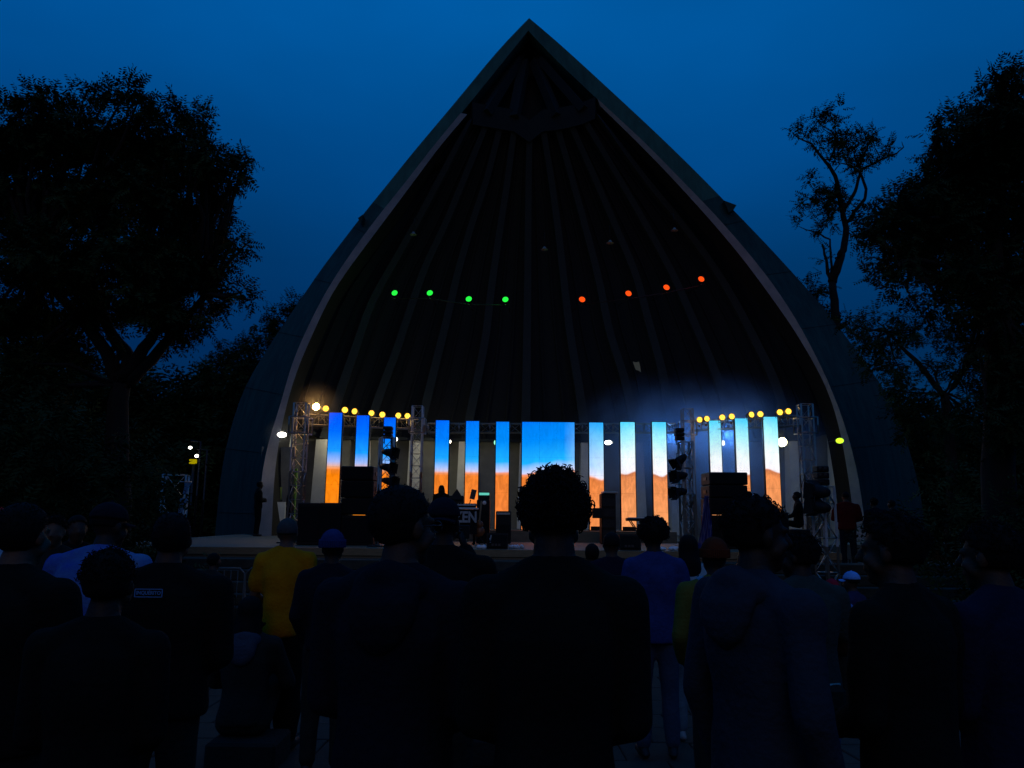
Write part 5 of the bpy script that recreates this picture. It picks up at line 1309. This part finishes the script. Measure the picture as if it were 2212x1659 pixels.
    # ---- hats
    if hat:
        kind, hmat = hat
        if kind == 'cap' or kind == 'cap_back':
            h_ = shell_rot(hcen + hm @ Vector((0, 0, S(.012))), (S(.089), S(.109), S(.098)), lambda u: u.z > -.02, noise_a=.008, seed=ox, thick=.008).build('cap', hmat, t)
            sg = 1 if kind == 'cap' else -1; br = MB(); rows = []
            for j in range(5):
                rows.append([hcen + hm @ Vector((S(.082) * math.sin(a_), sg * (S(.095) * math.cos(a_) + S(.075) * (j / 4) * math.cos(a_ * .9)), S(.008) - S(.012) * (j / 4) - S(.02) * math.sin(a_) ** 2)) for a_ in np.linspace(-1.1, 1.1, 11)])
            br.grid(rows); br.grid([[v - hm @ Vector((0, 0, S(.006))) for v in r_] for r_ in rows], flip=True); br.build('brim', hmat, h_)
            MB().ell(hcen + hm @ Vector((0, 0, S(.111))), S(.009), 8, 6).build('button', hmat, h_)
        elif kind == 'beanie':
            h_ = shell_rot(hcen + hm @ Vector((0, -S(.004), S(.014))), (S(.093), S(.113), S(.108)), lambda u: u.z > -.15, noise_a=.03, seed=ox, thick=.012, fs=80).build('beanie', hmat, t)
            rb = MB(); n_ = 46
            for k in range(n_):
                a_ = 2 * math.pi * k / n_; p_ = Vector((S(.096) * math.cos(a_), S(.116) * math.sin(a_) - S(.004), 0))
                rb.cap(hcen + hm @ (p_ + Vector((0, 0, -S(.012)))), S(.0075), hcen + hm @ (p_ + Vector((0, 0, S(.035)))), S(.0075), 6)
            rb.build('rib_band', hmat, h_)
    if hood:
        c = MB()
        for k in range(11):
            a_ = R(-105 + 210 * k / 10); a2 = R(-105 + 210 * (k + 1) / 10)
            f_ = lambda q_: up((.095 * math.sin(q_), -.075 * math.cos(q_) - .03 + .015, 1.475 - .03 * abs(math.sin(q_)) + .02 * math.cos(q_)))
            c.cap(f_(a_), S(.038 + .014 * math.cos(a_)), f_(a2), S(.038 + .014 * math.cos(a2)))
        c.loft([(up((0, -.128, 1.285)), S(.02), S(.012)), (up((0, -.135, 1.32)), S(.07), S(.028)), (up((0, -.132, 1.37)), S(.098), S(.038)), (up((0, -.118, 1.43)), S(.108), S(.046)), (up((0, -.09, 1.485)), S(.10), S(.045)), (up((0, -.075, 1.51)), S(.07), S(.03))], rz @ lean_m)
        wear(c, 'hood', hood, fold=.006, seed=int(ox) + 7)
    if phone:
        q = (wr[-1] + wr[1]) / 2 + rz @ Vector((0, S(.03), S(.09)))
        o_ = MB().bev(q, (S(.15), S(.012), S(.075)), .006, -R(face)); ph = o_.build('phone', M['black'], origin=q); tag(ph, 'dark phone held up by the person filming in black', 'phone')
    ctx = dict(t=t, up=up, lo=lo, hd=hd, hm=hm, rz=rz, s=s, S=S, base=base, wr=wr, el=el, sh=sh, wear=wear)
    if extra: extra(ctx)
    return t

C = cloth
blackc = C('black', (.006, .006, .0055)); darkblue = C('navy', (.007, .0085, .015)); char = C('charcoal', (.018, .019, .017)); jeansd = C('dark_denim', (.012, .016, .022))

# --- nearest row
person('man with tight curly dark hair, centre front, black jacket, back to camera', 1197, 1012, 2.05, skin_t=0, shirt=blackc, trousers=jeansd, hair='curly', arms='close', wide=.93, hair_pad=.012, hood=None, face=2)
def glasses(c):
    g_ = MB(); hd = c['hd']; S = c['S']
    for q in (-1, 1):
        g_.tube([hd((q * .032 + .024 * math.cos(a_), .108, .0 + .018 * math.sin(a_))) for a_ in np.linspace(0, 6.283, 13)], S(.0022), 5); g_.tube([hd((q * .056, .104, .006)), hd((q * .078, .06, .006)), hd((q * .08, -.01, .0))], S(.0022), 5)
    g_.tube([hd((-.01, .11, .004)), hd((.01, .11, .004))], S(.0022), 5); g_.build('glasses', M['darksteel'], c['t'])
person('man with short dark hair and glasses looking right, navy hooded jacket, left of centre', 868, 1056, 2.3, face=14, head_turn=34, skin_t=1, shirt=darkblue, trousers=jeansd, hair='short', hairmat='hair', arms='close', wide=1.06, hood=darkblue, extra=glasses, fold=.009)
coat = C('slate_coat', (.024, .031, .046))
def lanyard(c):
    up, S = c['up'], c['S']; g_ = MB()
    g_.tube([up((-.07, -.05, 1.47)), up((-.075, .07, 1.43)), up((-.03, .14, 1.30)), up((0, .15, 1.2)), up((.03, .14, 1.30)), up((.075, .07, 1.43)), up((.07, -.05, 1.47))], S(.006), 5); g_.build('lanyard', C('lanyard', (.5, .5, .5)), c['t'])
person('man in profile facing right with slate hooded coat, right of centre', 1622, 1080, 2.45, face=62, head_turn=20, skin_t=0, shirt=coat, trousers=jeansd, hair='tousled', arms='down', hood=coat, wide=1.0, extra=lanyard, fold=.01, hem=.80)
def backlabel(c):
    up = c['up']; q = up((-.02, -.150, 1.415)); t = c['t']
    pl = MB(); w_, h_ = .112, .031
    for (x0, z0), (x1, z1) in zip(((-w_ / 2, -h_ / 2), (w_ / 2, -h_ / 2), (w_ / 2, h_ / 2), (-w_ / 2, h_ / 2)), ((w_ / 2, -h_ / 2), (w_ / 2, h_ / 2), (-w_ / 2, h_ / 2), (-w_ / 2, -h_ / 2))):
        pl.bar(q + Vector((x0, 0, z0)), q + Vector((x1, 0, z1)), .0028, .0028)
    m_ = principled('reflective_print', (.10, .24, .46), .5)
    pl.build('print_frame', m_, t)
    text('INQUÉRITO', q, .0205, m_, t, sx=.92, ext=.0006, bold=.0004)
person('man in black shirt with a small blue framed print on the back, left front', 372, 1112, 3.4, face=-4, head_turn=-8, skin_t=1, shirt=blackc, trousers=char, hair='short', arms='close', wide=1.25, extra=backlabel, fold=.003)
person('short person with round dark hair in black, in front of the blue jersey', 236, 1192, 2.45, face=-6, skin_t=0, shirt=blackc, trousers=char, hair='tousled', arms='close', hair_pad=.005, wide=.95)
jersey = C('jersey', (.012, .02, .30), var=1, scale=3.2, color2=(.09, .20, .34))
person('man in blue and pale patterned jersey with a navy cap, at left', 212, 1090, 4.3, face=8, head_turn=22, skin_t=0, shirt=jersey, trousers=jeansd, sleeves='short', hair='crop', hat=('cap', darkblue), arms='front', wide=1.32, fold=.008, lean=8)
person('person in black at the left edge, only neck and shoulder clear', 48, 1092, 2.8, face=12, skin_t=2, shirt=blackc, trousers=char, hair='short', arms='crossed', wide=1.15)
person('tall broad person in black with full dark hair, right front', 1932, 1112, 2.5, face=-30, head_turn=-20, skin_t=1, shirt=blackc, trousers=char, hair='tousled', arms='close', hair_pad=.01, wide=1.0)
person('person in navy shirt and loose dark hair at the right edge', 2142, 1138, 2.7, face=-25, head_turn=-15, skin_t=1, shirt=C('navy2', (.009, .011, .03)), trousers=char, hair='tousled', arms='close', wide=1.15)
# --- second row
person('man in black cap filming with both arms raised, behind the man in glasses', 958, 1084, 4.1, face=4, skin_t=0, shirt=blackc, trousers=char, hair='crop', hat=('cap_back', darkblue), arms='film', wide=1.15, phone=True)
yel = C('yellow', (.45, .18, .003), var=.45, scale=4)
person('man in a bright yellow T-shirt with short grey hair', 622, 1121, 6.4, skin_t=2, shirt=yel, trousers=blackc, sleeves='short', hair='crop', hairmat='hair_grey', arms='front', wide=.97, fold=.012, hem=.84)
person('person in a dark blue knitted beanie between yellow shirt and navy jacket', 719, 1153, 5.7, skin_t=0, shirt=darkblue, trousers=char, hair='crop', hat=('beanie', C('blue_knit', (.02, .035, .13))), arms='pockets')
person('person with afro hair in a blue denim shirt and grey trousers', 1411, 1116, 6.3, skin_t=0, shirt=C('denim_blue', (.026, .046, .17), var=.4), trousers=C('grey_blue', (.05, .065, .10)), hair='afro', arms='down', hair_pad=.05, hem=.84, shoes='shoe')
person('short haired man with cropped hair in black near the stage', 1321, 1151, 7.4, skin_t=1, shirt=C('black_violet', (.012, .008, .02)), trousers=char, hair='crop', arms='pockets')
person('small dark head just right of the curly hair', 1279, 1176, 8.4, skin_t=0, shirt=blackc, trousers=char, hair='short', arms='pockets')
def strap(c):
    up, S = c['up'], c['S']; g_ = MB(); g_.tube([up((.08, -.03, 1.49)), up((.05, -.125, 1.38)), up((-.0, -.15, 1.25)), up((-.08, -.15, 1.1)), up((-.16, -.10, .98))], S(.012), 6); g_.build('bag_strap', M['black'], c['t'])
pale = C('pale_blue', (.22, .33, .38), var=.2)
person('woman with long dark hair, pale top and a black diagonal strap', 1486, 1156, 6.9, skin_t=1, shirt=pale, trousers=C('pale_trousers', (.12, .18, .22)), hair='long', arms='down', extra=strap, shoes='shoe_w')
def scarf(c):
    up, S = c['up'], c['S']; b = MB()
    for k in range(12):
        a_ = R(30 * k); a2 = R(30 * (k + 1)); b.cap(up((.10 * math.sin(a_), .085 * math.cos(a_) - .01, 1.475 + .012 * math.sin(a_ * 3))), S(.042), up((.10 * math.sin(a2), .085 * math.cos(a2) - .01, 1.475 + .012 * math.sin(a2 * 3))), S(.042))
    c['wear'](b, 'scarf', C('scarf', (.16, .34, .5), var=.6, scale=22), fold=.012, seed=4)
person('person in a rust orange knitted beanie, pale blue scarf and olive jacket', 1543, 1171, 4.9, skin_t=0, shirt=C('olive', (.10, .10, .02)), trousers=char, hair='crop', hat=('beanie', C('rust', (.11, .022, .008))), arms='pockets', extra=scarf, wide=1.1)
def beltbag(c):
    up, S = c['up'], c['S']; g_ = MB(); g_.bev(up((-.05, -.15, .93)), (S(.26), S(.08), S(.13)), .03); g_.build('waist_bag', char, c['t'])
    g_ = MB(); g_.tube([up((-.18, -.13, .995)), up((-.05, -.19, 1.0)), up((.10, -.13, .985))], S(.008), 6); g_.build('bag_zip', M['steel'], c['t'])
person('man with dark wavy hair looking left, grey green shirt, waist bag and pale jeans', 1727, 1158, 4.0, face=-20, head_turn=-35, skin_t=0, shirt=C('grey_green', (.028, .045, .042)), trousers=C('pale_jeans', (.06, .10, .16)), hair='tousled', sleeves='short', arms='front', wide=1.15, extra=beltbag)
person('short person in a red cap by the far right lighting tower', 1797, 1254, 7.6, skin_t=1, shirt=C('white_blue', (.10, .20, .52), var=.3), trousers=char, hair='crop', hat=('cap_back', C('red_cap', (.32, .012, .03))), sleeves='short', arms='crossed', z0=-.29, extra=strap)
person('short person in a pale blue cap beside the red cap', 1840, 1238, 7.9, face=-40, skin_t=1, shirt=C('violet', (.03, .025, .07)), trousers=char, hair='crop', hat=('cap', C('pale_cap', (.16, .38, .80))), sleeves='short', arms='crossed', z0=-.3)
person('seated person with dark hair and a pale hooded top beside the yellow shirt', 541, 1302, 6.0, pose='sit', seat=.22, skin_t=1, shirt=C('grey_top', (.018, .022, .022)), trousers=char, hair='long', arms='knees', hood=C('pale_hood', (.045, .055, .08)), face=0)
person('seated person in blue and white patterned top, partly hidden left of the curly man', 1012, 1325, 6.2, pose='sit', seat=.22, skin_t=0, shirt=C('pattern', (.30, .42, .62), var=1, scale=16, color2=(.01, .03, .25)), trousers=C('lime_trousers', (.30, .34, .06)), hair='short', arms='knees', face=60)
# --- far left
person('person in a red cap and pale shirt at the far left edge', 3, 1104, 6.6, face=150, skin_t=2, shirt=C('light_shirt', (.25, .42, .6)), trousers=char, hair='crop', hat=('cap', C('red_cap2', (.4, .02, .02))), arms='down')
person('dark haired person facing the camera left of the navy cap', 122, 1117, 6.4, face=160, skin_t=2, shirt=char, trousers=char, hair='tousled', arms='pockets')
person('person in dark clothes turned towards the camera beside the navy cap', 168, 1115, 7.2, face=140, skin_t=1, shirt=blackc, trousers=char, hair='short', arms='crossed')
person('person standing far back behind the man with the print', 462, 1196, 9.4, face=30, skin_t=1, shirt=char, trousers=char, hair='short', arms='down')
# --- around the stage
person('man standing in silhouette against the left foot of the shell', 561, 1040, 23.8, z0=SZ, skin_t=0, shirt=blackc, trousers=blackc, hair='short', arms='crossed', group='people around the stage', face=60)
person('person in a dark cap in the lime doorway behind the left truss tower', 629, 1050, 24.6, z0=SZ, skin_t=0, shirt=char, trousers=blackc, hair='crop', hat=('cap', blackc), arms='down', group='people around the stage', face=60)
person('performer with long dark hair bent over the draped table', 955, 1047, 19.3, z0=SZ, skin_t=0, shirt=blackc, trousers=blackc, hair='long', arms='front', lean=14, group='people around the stage', face=180)
person('seated technician in dark clothes on the right of the stage', 1722, 1066, 19.2, z0=SZ, pose='sit', seat=.48, skin_t=0, shirt=blackc, trousers=blackc, hair='short', arms='knees', group='people around the stage', face=-70)
person('man in a red jacket standing by the right foot of the shell', 1826, 1063, 18.4, z0=.45, skin_t=2, shirt=C('red_jacket', (.16, .008, .006)), trousers=jeansd, hair='crop', arms='front', wide=1.2, group='people around the stage', face=20)
person('dark figure with fair hair right of the red jacket', 1888, 1077, 18.0, z0=.45, skin_t=1, shirt=darkblue, trousers=blackc, hair='tousled', arms='crossed', group='people around the stage', wide=1.15, face=-10)
person('dark figure farthest right beside the shell foot', 1926, 1080, 18.6, z0=.45, skin_t=0, shirt=blackc, trousers=blackc, hair='short', arms='crossed', group='people around the stage', face=-30)

# seats and litter
for x, Y, lab in ((541, 6.0, 'low step block under the person in the pale hood'), (1012, 6.2, 'low step block under the person in the patterned top')):
    q = PZ(x, 0, Y); b = MB().bev((q.x, Y - .02, gz(Y) + .10), (.5, .42, .2), .02); tag(b.build('seat_block', M['asphalt'], origin=(q.x, Y, gz(Y))), lab, 'block')
q = PZ(1722, SZ, 19.2); b = MB().bev((q.x, 19.2, SZ + .22), (.5, .5, .43), .02); tag(b.build('flight_case', M['black'], origin=(q.x, 19.2, SZ)), 'black flight case under the seated technician', 'case')
q = P(1036, 1574, 5.4); zz_ = gz(5.4); b = MB(); rows = []
for j in range(7):
    rows.append([Vector((q.x + (i / 8 - .5) * .16 + .01 * math.sin(j), 5.4 + (j / 6 - .5) * .2, zz_ + .012 + .012 * abs(math.sin(i * 1.3 + j * .9)))) for i in range(9)])
b.grid(rows); b.grid([[v - Vector((0, 0, .004)) for v in r_] for r_ in rows], flip=True)
tag(b.build('paper_sheet', C('paper_blue', (.3, .5, .75), var=.15), origin=(q.x, 5.4, zz_)), 'crumpled pale sheet lying on the paving beside the curly haired man', 'paper')
